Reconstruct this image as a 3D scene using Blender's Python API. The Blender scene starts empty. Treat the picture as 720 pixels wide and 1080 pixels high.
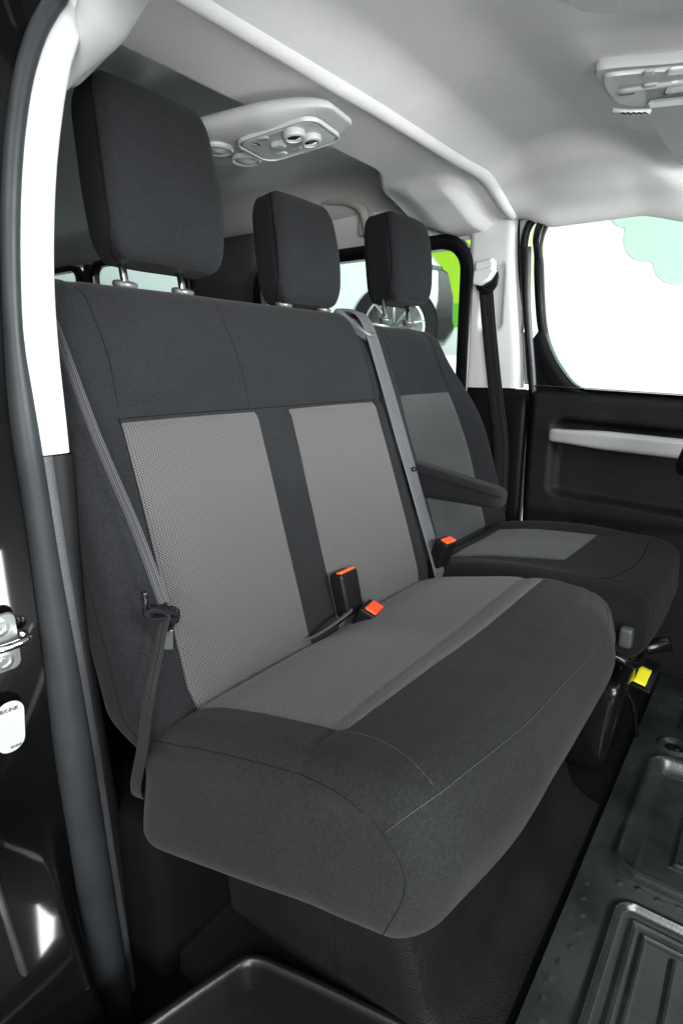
import bpy, bmesh, math, random
from mathutils import Vector, Matrix, noise
random.seed(4)
S = bpy.context.scene
COL = S.collection
PI = math.pi

# ------------------------------------------------------------------ materials
def nt(name):
    m = bpy.data.materials.new(name); m.use_nodes = True
    t = m.node_tree; b = t.nodes['Principled BSDF']
    return m, t, b
def setp(b, **k):
    names = dict(col='Base Color', rough='Roughness', metal='Metallic', spec='Specular IOR Level', sheen='Sheen Weight',
                 sheenr='Sheen Roughness', coat='Coat Weight', coatr='Coat Roughness', trans='Transmission Weight', ior='IOR')
    for a, v in k.items():
        if a == 'col' and len(v) == 3: v = (*v, 1)
        b.inputs[names[a]].default_value = v
def N(t, kind, **k):
    n = t.nodes.new(kind)
    for a, v in k.items(): setattr(n, a, v)
    return n
def M(t, op, a, b=None, c=None):
    n = t.nodes.new('ShaderNodeMath'); n.operation = op
    for i, v in enumerate((a, b, c)):
        if v is None: continue
        if isinstance(v, (int, float)): n.inputs[i].default_value = v
        else: t.links.new(v, n.inputs[i])
    return n.outputs[0]
def mixc(t, fac, c1, c2):
    n = t.nodes.new('ShaderNodeMix'); n.data_type = 'RGBA'
    if isinstance(fac, (int, float)): n.inputs[0].default_value = fac
    else: t.links.new(fac, n.inputs[0])
    for i, c in ((6, c1), (7, c2)):
        if isinstance(c, tuple): n.inputs[i].default_value = (*c, 1)
        else: t.links.new(c, n.inputs[i])
    return n.outputs[2]
def bump(t, b, h, strength, dist, prev=None):
    n = t.nodes.new('ShaderNodeBump'); n.inputs['Strength'].default_value = strength; n.inputs['Distance'].default_value = dist
    t.links.new(h, n.inputs['Height'])
    if prev: t.links.new(prev, n.inputs['Normal'])
    t.links.new(n.outputs[0], b.inputs['Normal']); return n.outputs[0]
def noisetex(t, scale, detail=2, rough=.5, vec=None):
    n = t.nodes.new('ShaderNodeTexNoise'); n.inputs['Scale'].default_value = scale; n.inputs['Detail'].default_value = detail
    n.inputs['Roughness'].default_value = rough
    if vec is None:
        tc = t.nodes.new('ShaderNodeTexCoord'); vec = tc.outputs['Object']
    t.links.new(vec, n.inputs['Vector']); return n.outputs['Fac']
def ramp(t, v, lo, hi):
    n = t.nodes.new('ShaderNodeMapRange'); n.inputs[1].default_value = lo; n.inputs[2].default_value = hi
    t.links.new(v, n.inputs[0]); return n.outputs[0]

def plain(name, col, rough=.5, var=.15, grain=0, gs=600, gd=.0004, **k):
    if max(col) < .03 and 'spec' not in k: k['spec'] = .14
    m, t, b = nt(name); setp(b, col=col, rough=rough, **k)
    f = noisetex(t, 9, 4, .6)
    c2 = tuple(min(1, x * (1 - var)) for x in col); c1 = tuple(min(1, x * (1 + var)) for x in col)
    t.links.new(mixc(t, ramp(t, f, .3, .7), c2, c1), b.inputs['Base Color'])
    r = noisetex(t, 35, 3)
    t.links.new(M(t, 'MULTIPLY_ADD', r, rough * .3, rough * .85), b.inputs['Roughness'])
    if grain:
        h = noisetex(t, gs, 2); bump(t, b, h, grain, gd)
    return m

def fabric_dark(name, col, sheen=.03):
    m, t, b = nt(name); setp(b, rough=.85, spec=.2, sheen=sheen, sheenr=.5)
    b.inputs['Specular IOR Level'].default_value = .07
    tc = t.nodes.new('ShaderNodeTexCoord')
    fine = noisetex(t, 750, 2, .6, tc.outputs['Object']); mid = noisetex(t, 260, 3, .6, tc.outputs['Object']); big = noisetex(t, 6, 3, .5, tc.outputs['Object'])
    f = M(t, 'ADD', M(t, 'MULTIPLY', fine, .7), M(t, 'ADD', M(t, 'MULTIPLY', mid, .35), M(t, 'MULTIPLY', big, .25)))
    lo = tuple(x * .5 for x in col); hi = tuple(x * 1.75 for x in col)
    t.links.new(mixc(t, ramp(t, f, .45, .85), lo, hi), b.inputs['Base Color'])
    n1 = bump(t, b, fine, .55, .0006)
    bump(t, b, noisetex(t, 14, 3, .5, tc.outputs['Object']), .35, .006, n1)
    return m

def fabric_weave(name, dark, light, pitch=.0046, contrast=1.0):
    # woven dotted cloth: staggered bright knots on a grey ground, laid along the cloth's own UVs (metres)
    m, t, b = nt(name); setp(b, rough=.8, spec=.25, sheen=.12)
    uv = t.nodes.new('ShaderNodeUVMap'); sep = t.nodes.new('ShaderNodeSeparateXYZ'); t.links.new(uv.outputs[0], sep.inputs[0])
    wob = noisetex(t, 40, 2, .5, uv.outputs[0])
    k = 2 * PI / pitch
    x = M(t, 'MULTIPLY', M(t, 'ADD', sep.outputs[0], M(t, 'MULTIPLY', wob, .0015)), k)
    y = M(t, 'MULTIPLY', M(t, 'ADD', sep.outputs[1], M(t, 'MULTIPLY', wob, .0015)), k)
    w = M(t, 'MULTIPLY', M(t, 'COSINE', M(t, 'MULTIPLY', M(t, 'ADD', x, y), .5)), M(t, 'COSINE', M(t, 'MULTIPLY', M(t, 'SUBTRACT', x, y), .5)))
    w = M(t, 'ABSOLUTE', w)
    dots = ramp(t, w, .62, .98)
    rib = M(t, 'MULTIPLY_ADD', M(t, 'SINE', M(t, 'MULTIPLY', x, 1.0)), .5, .5)
    f = M(t, 'ADD', M(t, 'MULTIPLY', dots, .75 * contrast), M(t, 'MULTIPLY', rib, .18))
    f = M(t, 'ADD', f, M(t, 'MULTIPLY', noisetex(t, 500, 2, .6, uv.outputs[0]), .12))
    t.links.new(mixc(t, f, dark, light), b.inputs['Base Color'])
    bump(t, b, f, .6, .0009)
    return m

MAT = {}
MAT['fab'] = fabric_dark('charcoal_fabric', (.0078, .0082, .0091))
MAT['fab2'] = fabric_dark('charcoal_leatherette', (.0112, .0124, .0118), .05)
MAT['fabdrv'] = fabric_dark('driver_fabric', (.0080, .0085, .0096))
MAT['fabc'] = fabric_dark('driver_cushion_fabric', (.0064, .0069, .0069))
MAT['weave'] = fabric_weave('grey_weave', (.0105, .0102, .0102), (.138, .133, .132), .0044)
MAT['weave_c'] = fabric_weave('grey_weave_cushion', (.008, .008, .008), (.142, .138, .135), .0043, 1.2)
MAT['weave_d'] = fabric_weave('grey_weave_driver', (.017, .018, .019), (.052, .055, .056), .004, .6)
MAT['seam'] = plain('thread', (.0035, .004, .004), .7, spec=.05)
MAT['thr2'] = plain('dark_thread', (.006, .0065, .0065), .7)
MAT['seam_l'] = plain('grey_thread', (.035, .035, .036), .7)
MAT['bp'] = plain('black_plastic', (.005, .005, .0055), .42, grain=.3, gs=500)
MAT['bps'] = plain('satin_black_plastic', (.004, .0045, .0045), .3, spec=.3, grain=.2, gs=400)
MAT['bpg'] = plain('black_gloss_plastic', (.005, .005, .006), .2, spec=.4)
MAT['dkgr'] = plain('dark_grey_plastic', (.045, .048, .052), .5, grain=.6, gs=420, gd=.0008)
MAT['greytrim'] = plain('grey_grain_plastic', (.040, .042, .045), .6, grain=.9, gs=380, gd=.001)
MAT['pplast'] = plain('post_guide_plastic', (.06, .06, .062), .35)
MAT['chrome'] = plain('polished_steel', (.75, .75, .76), .12, .03, metal=1)
MAT['steel'] = plain('zinc_steel', (.55, .58, .55), .35, .2, metal=1, grain=.3, gs=200)
MAT['white'] = plain('white_trim_plastic', (.36, .37, .37), .5, .02, grain=.35, gs=420)
MAT['ltgrey'] = plain('light_grey_plastic', (.60, .61, .60), .5, .03, grain=.4, gs=420)
MAT['ltgloss'] = plain('light_grey_smooth_plastic', (.60, .62, .60), .28, .03)
MAT['satin'] = plain('satin_silver_strip', (.42, .42, .42), .3, .04, metal=.35)
MAT['congrey'] = plain('console_grey_plastic', (.43, .44, .43), .5, .03, grain=.4, gs=420)
MAT['conface'] = plain('console_face_plastic', (.42, .45, .44), .3, .03)
MAT['liner'] = plain('headliner_felt', (.80, .80, .79), .95, .03, grain=.4, gs=330, gd=.0014)
MAT['linerd'] = plain('rear_headliner_felt', (.76, .755, .74), .95, .03, grain=.8, gs=330, gd=.0014)
MAT['beige'] = plain('warm_grey_trim', (.50, .49, .46), .7, .03, grain=.5, gs=400)
MAT['visor'] = plain('visor_vinyl', (.36, .39, .39), .6, .03, grain=.7, gs=300, gd=.001)
MAT['rubber'] = plain('door_rubber', (.017, .019, .021), .42, .2, grain=.25, gs=120)
MAT['carpet'] = plain('black_carpet', (.004, .004, .004), .95, .3, grain=1, gs=500, gd=.003)
MAT['grain'] = plain('grained_black_panel', (.009, .009, .0095), .5, .25, grain=1, gs=330, gd=.0018)
MAT['orange'] = plain('orange_button', (.80, .075, .015), .35, .1)
MAT['yellow'] = plain('yellow_tag', (.85, .80, .02), .5, .03)
MAT['dark_wall'] = plain('dark_cabin_panel', (.075, .08, .08), .7, .1, grain=.4)
def webbing(name, lo, hi):
    m, t, b = nt(name); setp(b, rough=.5, spec=.2, sheen=.05)
    uv = t.nodes.new('ShaderNodeUVMap'); sep = t.nodes.new('ShaderNodeSeparateXYZ'); t.links.new(uv.outputs[0], sep.inputs[0])
    r = M(t, 'MULTIPLY_ADD', M(t, 'SINE', M(t, 'MULTIPLY', sep.outputs[0], 2 * PI * 5)), .5, .5)
    s = M(t, 'MULTIPLY_ADD', M(t, 'SINE', M(t, 'MULTIPLY', sep.outputs[1], 2 * PI / .0025)), .5, .5)
    t.links.new(mixc(t, M(t, 'ADD', M(t, 'MULTIPLY', r, .6), M(t, 'MULTIPLY', s, .3)), lo, hi), b.inputs['Base Color'])
    bump(t, b, M(t, 'ADD', r, M(t, 'MULTIPLY', s, .25)), .5, .001)
    return m
MAT['web'] = webbing('seat_belt_webbing', (.026, .026, .028), (.082, .082, .088))
MAT['webm'] = webbing('mid_webbing', (.018, .018, .020), (.085, .085, .09))
MAT['webd'] = webbing('dark_webbing', (.005, .005, .0055), (.016, .015, .016))
def paint(name, col, rough=.04, c=1):
    m, t, b = nt(name); setp(b, col=col, rough=.25, coat=c, coatr=.03, spec=.03 if c < 1 else .5)
    n = noisetex(t, 5, 2); bump(t, b, n, .05, .01); return m
MAT['blackpaint'] = paint('gloss_black_paint', (.0015, .0015, .0015), c=.25)
MAT['whitepaint'] = paint('silver_white_paint', (.66, .70, .70))
def matmat():
    m, t, b = nt('rubber_floor_mat'); setp(b, rough=.38, spec=.8)
    f = noisetex(t, 7, 6, .65); g = noisetex(t, 60, 4, .7)
    c = mixc(t, ramp(t, f, .35, .7), (.010, .012, .012), (.026, .035, .034))
    c = mixc(t, M(t, 'MULTIPLY', ramp(t, g, .58, .75), .35), c, (.008, .01, .01))
    t.links.new(c, b.inputs['Base Color'])
    t.links.new(M(t, 'MULTIPLY_ADD', f, .3, .10), b.inputs['Roughness'])
    bump(t, b, noisetex(t, 220, 3), .25, .0008); return m
MAT['mat'] = matmat()
def glass(name, tint=(1, 1, 1), refl=.08):
    m = bpy.data.materials.new(name); m.use_nodes = True; t = m.node_tree
    for n in list(t.nodes): t.nodes.remove(n)
    o = t.nodes.new('ShaderNodeOutputMaterial'); mx = t.nodes.new('ShaderNodeMixShader'); tr = t.nodes.new('ShaderNodeBsdfTransparent')
    gl = t.nodes.new('ShaderNodeBsdfGlossy'); gl.inputs['Roughness'].default_value = .02; tr.inputs[0].default_value = (*tint, 1)
    lw = t.nodes.new('ShaderNodeLayerWeight'); lw.inputs[0].default_value = .5
    t.links.new(M(t, 'MULTIPLY_ADD', M(t, 'POWER', lw.outputs['Facing'], 4), .45, .03), mx.inputs[0]); t.links.new(tr.outputs[0], mx.inputs[1]); t.links.new(gl.outputs[0], mx.inputs[2]); t.links.new(mx.outputs[0], o.inputs[0])
    return m
MAT['glass'] = glass('window_glass', (.96, .98, .97))
MAT['glassg'] = glass('green_tinted_glass', (.86, .93, .90))
MAT['wall'] = plain('white_showroom_wall', (.86, .87, .86), .8, .02)
MAT['floorw'] = plain('showroom_floor_tiles', (.36, .37, .37), .25, .05)
MAT['lime'] = plain('lime_green_paint', (.42, .72, .02), .7, .05)
MAT['green'] = plain('leaf_green_paint', (.13, .50, .02), .7, .05)
MAT['mint'] = plain('pale_mint_paint', (.48, .78, .57), .7, .02)
MAT['mint2'] = plain('paler_mint_paint', (.70, .90, .76), .7, .02)
MAT['paper'] = plain('sticker_paper', (.30, .31, .31), .5, .02)
MAT['ink'] = plain('black_ink', (.01, .01, .01), .6)
MAT['cdark'] = plain('tyre_rubber', (.012, .012, .013), .7)
MAT['lens'] = plain('lamp_lens', (.80, .83, .80), .12, .02)
MAT['smoke'] = plain('dark_sensor', (.02, .02, .025), .1)

# ------------------------------------------------------------------ objects
def mesh_obj(name, verts, faces, m, parent=None, uvs=None, smooth=True, sharp=None):
    me = bpy.data.meshes.new(name); me.from_pydata([tuple(v) for v in verts], [], faces)
    if uvs:
        l = me.uv_layers.new(name='UVMap')
        for p in me.polygons:
            for li in p.loop_indices: l.data[li].uv = uvs[me.loops[li].vertex_index]
    me.materials.append(m)
    if smooth: me.polygons.foreach_set('use_smooth', [True] * len(me.polygons))
    me.update(); me.validate()
    if sharp: me.set_sharp_from_angle(angle=sharp)
    o = bpy.data.objects.new(name, me); COL.objects.link(o)
    if parent: o.parent = parent; o.matrix_parent_inverse = Matrix.Translation(-parent_loc(parent))
    return o
def parent_loc(p):
    return Vector(p.location)      # parts carry world coordinates; only the things' Empties are placed
def tag(o, label=None, cat=None, group=None, kind=None):
    if label: o['label'] = label
    if cat: o['category'] = cat
    if group: o['group'] = group
    if kind: o['kind'] = kind
    return o
def thing(name, label, cat, loc, group=None):
    o = bpy.data.objects.new(name, None); o.empty_display_size = .05; COL.objects.link(o); o.location = loc
    return tag(o, label, cat, group)

def rmap(p, h, r):
    inner = [max(-(h[i] - r[i]), min(h[i] - r[i], p[i])) for i in range(3)]
    d = [(p[i] - inner[i]) / r[i] for i in range(3)]
    L = math.sqrt(sum(x * x for x in d))
    if L < 1e-9: return list(p), (0, 0, 1)
    d = [x / L for x in d]
    out = [inner[i] + r[i] * d[i] for i in range(3)]
    n = [d[i] / r[i] for i in range(3)]; l = math.sqrt(sum(x * x for x in n)); n = [x / l for x in n]
    return out, n
def surf(p, h, r, xf, off=None, eps=0):
    o, n = rmap(p, h, r)
    e = eps + (off(o, n) if off else 0)
    return xf([o[i] + n[i] * e for i in range(3)])
def pad(name, h, r, n, xf, m, parent=None, off=None, uv=False):
    """rounded cushion: a subdivided box pulled to ellipsoidal edges, then displaced and placed"""
    key = {}; verts = []; faces = []
    def vid(p):
        k = tuple(round(c, 6) for c in p)
        if k not in key: key[k] = len(verts); verts.append(surf(p, h, r, xf, off))
        return key[k]
    for ax in range(3):
        a, b = [(1, 2), (2, 0), (0, 1)][ax]
        for sgn in (-1, 1):
            g = []
            for i in range(n[a] + 1):
                row = []
                for j in range(n[b] + 1):
                    p = [0, 0, 0]; p[ax] = sgn * h[ax]
                    # denser samples near the rounded edges
                    def q(t, hh, rr):
                        t = 2 * t - 1; return hh * math.copysign(1 - (1 - abs(t)) ** 1.35, t)
                    p[a] = q(i / n[a], h[a], r[a]); p[b] = q(j / n[b], h[b], r[b]); row.append(vid(p))
                g.append(row)
            for i in range(n[a]):
                for j in range(n[b]):
                    f = [g[i][j], g[i + 1][j], g[i + 1][j + 1], g[i][j + 1]]
                    if sgn < 0: f.reverse()
                    if len(set(f)) == 4: faces.append(f)
    return mesh_obj(name, verts, faces, m, parent)
def patch(name, h, r, xf, corners, ns, nt_, m, parent, off=None, eps=.0022, bow=(0, 0, 0, 0), face=2):
    """cloth panel lying on a pad's +z face; corners p00,p10,p11,p01 in (x,y)"""
    verts = []; uvs = []; faces = []
    (x00, y00), (x10, y10), (x11, y11), (x01, y01) = corners
    for i in range(ns + 1):
        s = i / ns
        for j in range(nt_ + 1):
            t = j / nt_
            x = (x00 * (1 - s) + x10 * s) * (1 - t) + (x01 * (1 - s) + x11 * s) * t
            y = (y00 * (1 - s) + y10 * s) * (1 - t) + (y01 * (1 - s) + y11 * s) * t
            x += bow[0] * 4 * t * (1 - t) * (1 - s) + bow[1] * 4 * t * (1 - t) * s
            y += bow[2] * 4 * s * (1 - s) * (1 - t) + bow[3] * 4 * s * (1 - s) * t
            edge = min(i, ns - i, j, nt_ - j)
            e = eps if edge > 1 else (eps * .6 if edge == 1 else -.002)
            verts.append(surf([x, y, h[2]], h, r, xf, off, e)); uvs.append((x, y))
    for i in range(ns):
        for j in range(nt_):
            a = i * (nt_ + 1) + j; faces.append((a, a + nt_ + 1, a + nt_ + 2, a + 1))
    return mesh_obj(name, verts, faces, m, parent, uvs)
def tube(name, pts, rad, m, parent=None, seg=6, closed=False, radii=None, flat=1.0):
    pts = [Vector(p) for p in pts]; n = len(pts); verts = []; faces = []
    up = Vector((0, 0, 1)); prev = None
    for i, p in enumerate(pts):
        if closed: t = pts[(i + 1) % n] - pts[i - 1]
        else: t = pts[min(i + 1, n - 1)] - pts[max(i - 1, 0)]
        t.normalize()
        if prev is None:
            a = t.cross(up)
            if a.length < .05: a = t.cross(Vector((1, 0, 0)))
        else: a = prev - t * prev.dot(t)
        a.normalize(); prev = a; b = t.cross(a)
        rr = radii[i] if radii else rad
        for k in range(seg):
            an = 2 * PI * k / seg; verts.append(p + a * math.cos(an) * rr + b * math.sin(an) * rr * flat)
    m2 = n if closed else n - 1
    for i in range(m2):
        for k in range(seg):
            a0 = i * seg + k; a1 = i * seg + (k + 1) % seg; b0 = ((i + 1) % n) * seg + k; b1 = ((i + 1) % n) * seg + (k + 1) % seg
            faces.append((a0, a1, b1, b0))
    if not closed:
        faces.append(tuple(reversed(range(seg)))); faces.append(tuple((n - 1) * seg + k for k in range(seg)))
    return mesh_obj(name, verts, faces, m, parent)
def smooth_path(pts, n=8):
    P = [Vector(p) for p in pts]; P = [P[0] * 2 - P[1]] + P + [P[-1] * 2 - P[-2]]; out = []
    for i in range(1, len(P) - 2):
        for k in range(n):
            t = k / n; a, b, c, d = P[i - 1], P[i], P[i + 1], P[i + 2]
            out.append(.5 * ((2 * b) + (c - a) * t + (2 * a - 5 * b + 4 * c - d) * t * t + (3 * b - a - 3 * c + d) * t ** 3))
    out.append(P[-2]); return out
def ribbon(name, pts, wds, w, th, m, parent=None, n=10, wpr=None):
    """webbing: rectangular strip with faint lengthwise ribs, wds = width direction at each control point"""
    P = smooth_path(pts, n); W = smooth_path(wds, n); ws = smooth_path([(x, 0, 0) for x in (wpr or [w] * len(pts))], n)
    verts = []; uvs = []; faces = []; L = 0; k = 9
    for i, p in enumerate(P):
        t = (P[min(i + 1, len(P) - 1)] - P[max(i - 1, 0)]).normalized()
        a = (W[i] - t * W[i].dot(t)).normalized(); nn = t.cross(a)
        if i: L += (p - P[i - 1]).length
        for s in (1, -1):
            for j in range(k):
                u = j / (k - 1) * 2 - 1; rib = (.35 * abs(math.sin(u * PI * 1.5))) * th if abs(u) < 1 else -.3 * th
                verts.append(p + a * (u * s) * ws[i].x / 2 + nn * s * (th / 2 + rib)); uvs.append(((u + 1) / 2, L))
    K = 2 * k
    for i in range(len(P) - 1):
        for j in range(K):
            a0 = i * K + j; a1 = i * K + (j + 1) % K; faces.append((a0, a1, a1 + K, a0 + K))
    faces.append(tuple(reversed(range(K)))); faces.append(tuple((len(P) - 1) * K + j for j in range(K)))
    return mesh_obj(name, verts, faces, m, parent, uvs, sharp=1.2)
def rrect(hx, hy, r, n=6):
    out = []
    for cx, cy, a0 in ((hx - r, hy - r, 0), (-hx + r, hy - r, PI / 2), (-hx + r, -hy + r, PI), (hx - r, -hy + r, 1.5 * PI)):
        for k in range(n + 1):
            a = a0 + PI / 2 * k / n; out.append((cx + r * math.cos(a), cy + r * math.sin(a)))
    return out
def frame_xf(o, x, y, z):
    o, x, y, z = Vector(o), Vector(x).normalized(), Vector(y).normalized(), Vector(z).normalized()
    return lambda p: o + x * p[0] + y * p[1] + z * p[2]
def ident(o=(0, 0, 0)):
    o = Vector(o); return lambda p: o + Vector(p)
def box(name, c, h, m, parent=None, r=.004, rot=None, n=4):
    rr = min(r, min(h) * .98); R = rot or Matrix.Identity(3); c = Vector(c)
    return pad(name, h, (rr, rr, rr), (n * 2, n * 2, n * 2) if n > 2 else (4, 4, 4), lambda p: c + R @ Vector(p), m, parent)
def ring_prism(name, outer, inner, xf, d0, d1, m, parent=None, bev=.002):
    """closed ring between two outlines of equal count, extruded from d0 to d1 along local z with softened edges"""
    n = len(outer); verts = []; faces = []
    def ins(a, b, k): return [(p[0] + (q[0] - p[0]) * k, p[1] + (q[1] - p[1]) * k) for p, q in zip(a, b)]
    k = .12; s = 1 if d1 > d0 else -1; dz = min(bev, abs(d1 - d0) * .3) * s
    loops = [(outer, d0), (outer, d1 - dz), (ins(outer, inner, k), d1), (ins(outer, inner, 1 - k), d1), (inner, d1 - dz), (inner, d0)]
    for pts, z in loops:
        for p in pts: verts.append(xf((p[0], p[1], z)))
    L = len(loops)
    for a in range(L):
        b = (a + 1) % L
        for i in range(n):
            j = (i + 1) % n; faces.append((a * n + i, a * n + j, b * n + j, b * n + i))
    return mesh_obj(name, verts, faces, m, parent, sharp=.9)
def prism(name, outline, xf, d0, d1, m, parent=None, bev=.002):
    """solid plate with softened rim"""
    n = len(outline); cx = sum(p[0] for p in outline) / n; cy = sum(p[1] for p in outline) / n
    def sh(k): return [(p[0] + (cx - p[0]) * k, p[1] + (cy - p[1]) * k) for p in outline]
    ext = max(max(abs(p[0] - cx), abs(p[1] - cy)) for p in outline); kk = bev / ext; s = 1 if d1 > d0 else -1
    b = min(bev, abs(d1 - d0) * .45) * s
    loops = [(sh(kk), d0), (outline, d0 + b), (outline, d1 - b), (sh(kk), d1)]
    verts = [xf((p[0], p[1], z)) for pts, z in loops for p in pts]; faces = []
    for a in range(3):
        for i in range(n):
            j = (i + 1) % n; faces.append((a * n + i, a * n + j, (a + 1) * n + j, (a + 1) * n + i))
    faces.append(tuple(reversed(range(n)))); faces.append(tuple(3 * n + i for i in range(n)))
    o = mesh_obj(name, verts, faces, m, parent, sharp=.6)
    bm = bmesh.new(); bm.from_mesh(o.data); bmesh.ops.recalc_face_normals(bm, faces=bm.faces); bm.to_mesh(o.data); bm.free()
    return o
def lathe(name, prof, xf, m, parent=None, seg=28):
    verts = []; faces = []
    for r_, z in prof:
        for k in range(seg):
            a = 2 * PI * k / seg; verts.append(xf((r_ * math.cos(a), r_ * math.sin(a), z)))
    for i in range(len(prof) - 1):
        for k in range(seg):
            j = (k + 1) % seg; faces.append((i * seg + k, i * seg + j, (i + 1) * seg + j, (i + 1) * seg + k))
    faces.append(tuple(reversed(range(seg)))); faces.append(tuple((len(prof) - 1) * seg + k for k in range(seg)))
    return mesh_obj(name, verts, faces, m, parent, sharp=.7)
def hfield(name, f, x0, x1, nx, y0, y1, ny, m, parent=None, thick=0, flip=False):
    verts = []; faces = []; uvs = []
    for i in range(nx + 1):
        for j in range(ny + 1):
            x = x0 + (x1 - x0) * i / nx; y = y0 + (y1 - y0) * j / ny; verts.append((x, y, f(x, y))); uvs.append((x, y))
    for i in range(nx):
        for j in range(ny):
            a = i * (ny + 1) + j; q = (a, a + ny + 1, a + ny + 2, a + 1); faces.append(q if not flip else q[::-1])
    if thick:
        n0 = len(verts); base = list(range(n0))
        verts += [(v[0], v[1], v[2] + thick) for v in verts]; uvs += uvs
        faces += [tuple(i + n0 for i in reversed(q)) for q in faces]
        rim = [(i, 0) for i in range(nx)] + [(nx, j) for j in range(ny)] + [(i, ny) for i in range(nx, 0, -1)] + [(0, j) for j in range(ny, 0, -1)]
        ids = [i * (ny + 1) + j for i, j in rim]
        for k in range(len(ids)):
            a, b = ids[k], ids[(k + 1) % len(ids)]; faces.append((a, b, b + n0, a + n0) if flip else (b, a, a + n0, b + n0))
    return mesh_obj(name, verts, faces, m, parent, uvs, sharp=.8)
def sst(a, b, x):
    t = max(0, min(1, (x - a) / (b - a))); return t * t * (3 - 2 * t)
def g(x, w): return math.exp(-(x / w) ** 2)
def seam(h, r, xf, pts, parent, off=None, rad=.0011, m='seam', n=14, name='seam', eps=0):
    """stitched seam following the pad's surface; pts are points on the un-rounded box"""
    P = []
    for a, b in zip(pts[:-1], pts[1:]):
        for k in range(n): P.append([a[i] + (b[i] - a[i]) * k / n for i in range(3)])
    P.append(list(pts[-1]))
    return tube(name, [surf(p, h, r, xf, off, eps) for p in P], rad, MAT[m], parent, 6)
def curve_seam(h, r, xf, pts, parent, off=None, rad=.0011, m='seam', eps=0, name='seam'):
    return tube(name, [surf(list(p), h, r, xf, off, eps) for p in smooth_path(pts, 8)], rad, MAT[m], parent, 6)

# ------------------------------------------------------------------ bench seat
bench = thing('bench_seat', 'two person passenger bench with dotted grey inserts, its near headrest raised on bare steel posts', 'bench seat', (-.5, .8, -.88))
th = math.atan(.382); U = (-math.sin(th), 0, math.cos(th)); NB = (math.cos(th), 0, math.sin(th))
BH = (.392, .4125, .068); BR = (.055, .05, .045)
# local x across (Y 0.805 centre), local y up the back (junction at y=0), local z out of the front face
def back_xf(p):
    y = p[1] + .2125; x = p[0] * (1 - .11 * sst(.03, -.09, p[1] + .2125)); z = p[2] - BH[2]
    O = Vector((-.59, .795 + .05 * (y - .25), -.45))
    return O + Vector((0, 1, 0)) * x + Vector(U) * y + Vector(NB) * z
def back_off(o, n):
    y = o[1] + .2125; x = o[0]
    e = 0
    if n[2] > .3:
        e += -.006 * g((y - .405), .01) - .008 * g(x - .005, .05) * sst(.45, .1, y)
        e += .010 * g(x + .19, .13) * g(y - .2, .22) + .010 * g(x - .2, .13) * g(y - .2, .22)
        e += .006 * g(y - .50, .07) - .003 * g(x - .32, .012) - .003 * g(x + .33, .012)
    e += .0016 * noise.noise(Vector((x * 7, y * 6, 3 + o[2] * 5)))
    return e
bk = pad('backrest', BH, BR, (110, 100, 16), back_xf, MAT['fab'], bench, back_off)
def bl(X): return X - .795   # across coordinate
ycv = lambda y: y - .2125
patch('backrest_insert', BH, BR, back_xf, [(bl(.467), ycv(-.05)), (bl(.722), ycv(-.05)), (bl(.741), ycv(.408)), (bl(.471), ycv(.408))], 50, 76, MAT['weave'], bench, back_off)
patch('backrest_insert', BH, BR, back_xf, [(bl(.806), ycv(-.05)), (bl(1.105), ycv(-.05)), (bl(1.118), ycv(.408)), (bl(.823), ycv(.408))], 50, 76, MAT['weave'], bench, back_off)
hz = BH[2]
curve_seam(BH, BR, back_xf, [(bl(.470), ycv(.0), hz), (bl(.470), ycv(.2), hz), (bl(.474), ycv(.41), hz), (bl(.476), ycv(.50), hz), (bl(.470), ycv(.58), hz), (bl(.462), ycv(.61), hz), (bl(.455), ycv(.624), hz), (bl(.44), ycv(.625), hz*.4)], bench, back_off, .0006)
curve_seam(BH, BR, back_xf, [(bl(1.11), ycv(.0), hz), (bl(1.115), ycv(.2), hz), (bl(1.12), ycv(.41), hz), (bl(1.12), ycv(.50), hz), (bl(1.118), ycv(.58), hz)], bench, back_off, .0006)
curve_seam(BH, BR, back_xf, [(bl(.725), ycv(.41), hz), (bl(.722), ycv(.5), hz), (bl(.71), ycv(.60), hz)], bench, back_off, .0005)
hx = -BH[0]
curve_seam(BH, BR, back_xf, [(hx, ycv(-.08), -.01), (hx, ycv(.05), .006), (hx, ycv(.2), .004), (hx, ycv(.35), -.012), (hx, ycv(.5), -.03), (hx, ycv(.58), -.04)], bench, back_off, .0007)
seam(BH, BR, back_xf, [(bl(.472), ycv(.409), hz), (bl(1.12), ycv(.409), hz)], bench, back_off, .0007, n=40, eps=.0005)

tau = math.atan(.23); CU = Vector((math.cos(tau), 0, math.sin(tau))); CN = Vector((-math.sin(tau), 0, math.cos(tau)))
CH = (.248, .362, .098); CR = (.052, .040, .044)
CO = Vector((-.418, .762, -.411)) - CN * CH[2]
def cush_xf(p):
    x, y, z = p
    # far front corner drawn in, rear lower edge deeper
    y2 = y - .085 * sst(.0, .24, x) * sst(.1, .36, y)
    x2 = x - .02 * sst(.15, .36, y) * sst(.1, .24, x) - .045 * sst(.02, -.10, z) * sst(.0, .24, x)
    x2 -= .055 * sst(.03, -.085, z) * sst(.0, -.20, x)
    x2 -= .030 * sst(-.16, -.40, y) * sst(.0, .26, x)
    z2 = z - .018 * sst(.05, -.22, x) * (1 if z < 0 else 0) * min(1, -z / .05 if z < 0 else 0)
    return CO + CU * x2 + Vector((0, 1, 0)) * y2 + CN * z2
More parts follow.
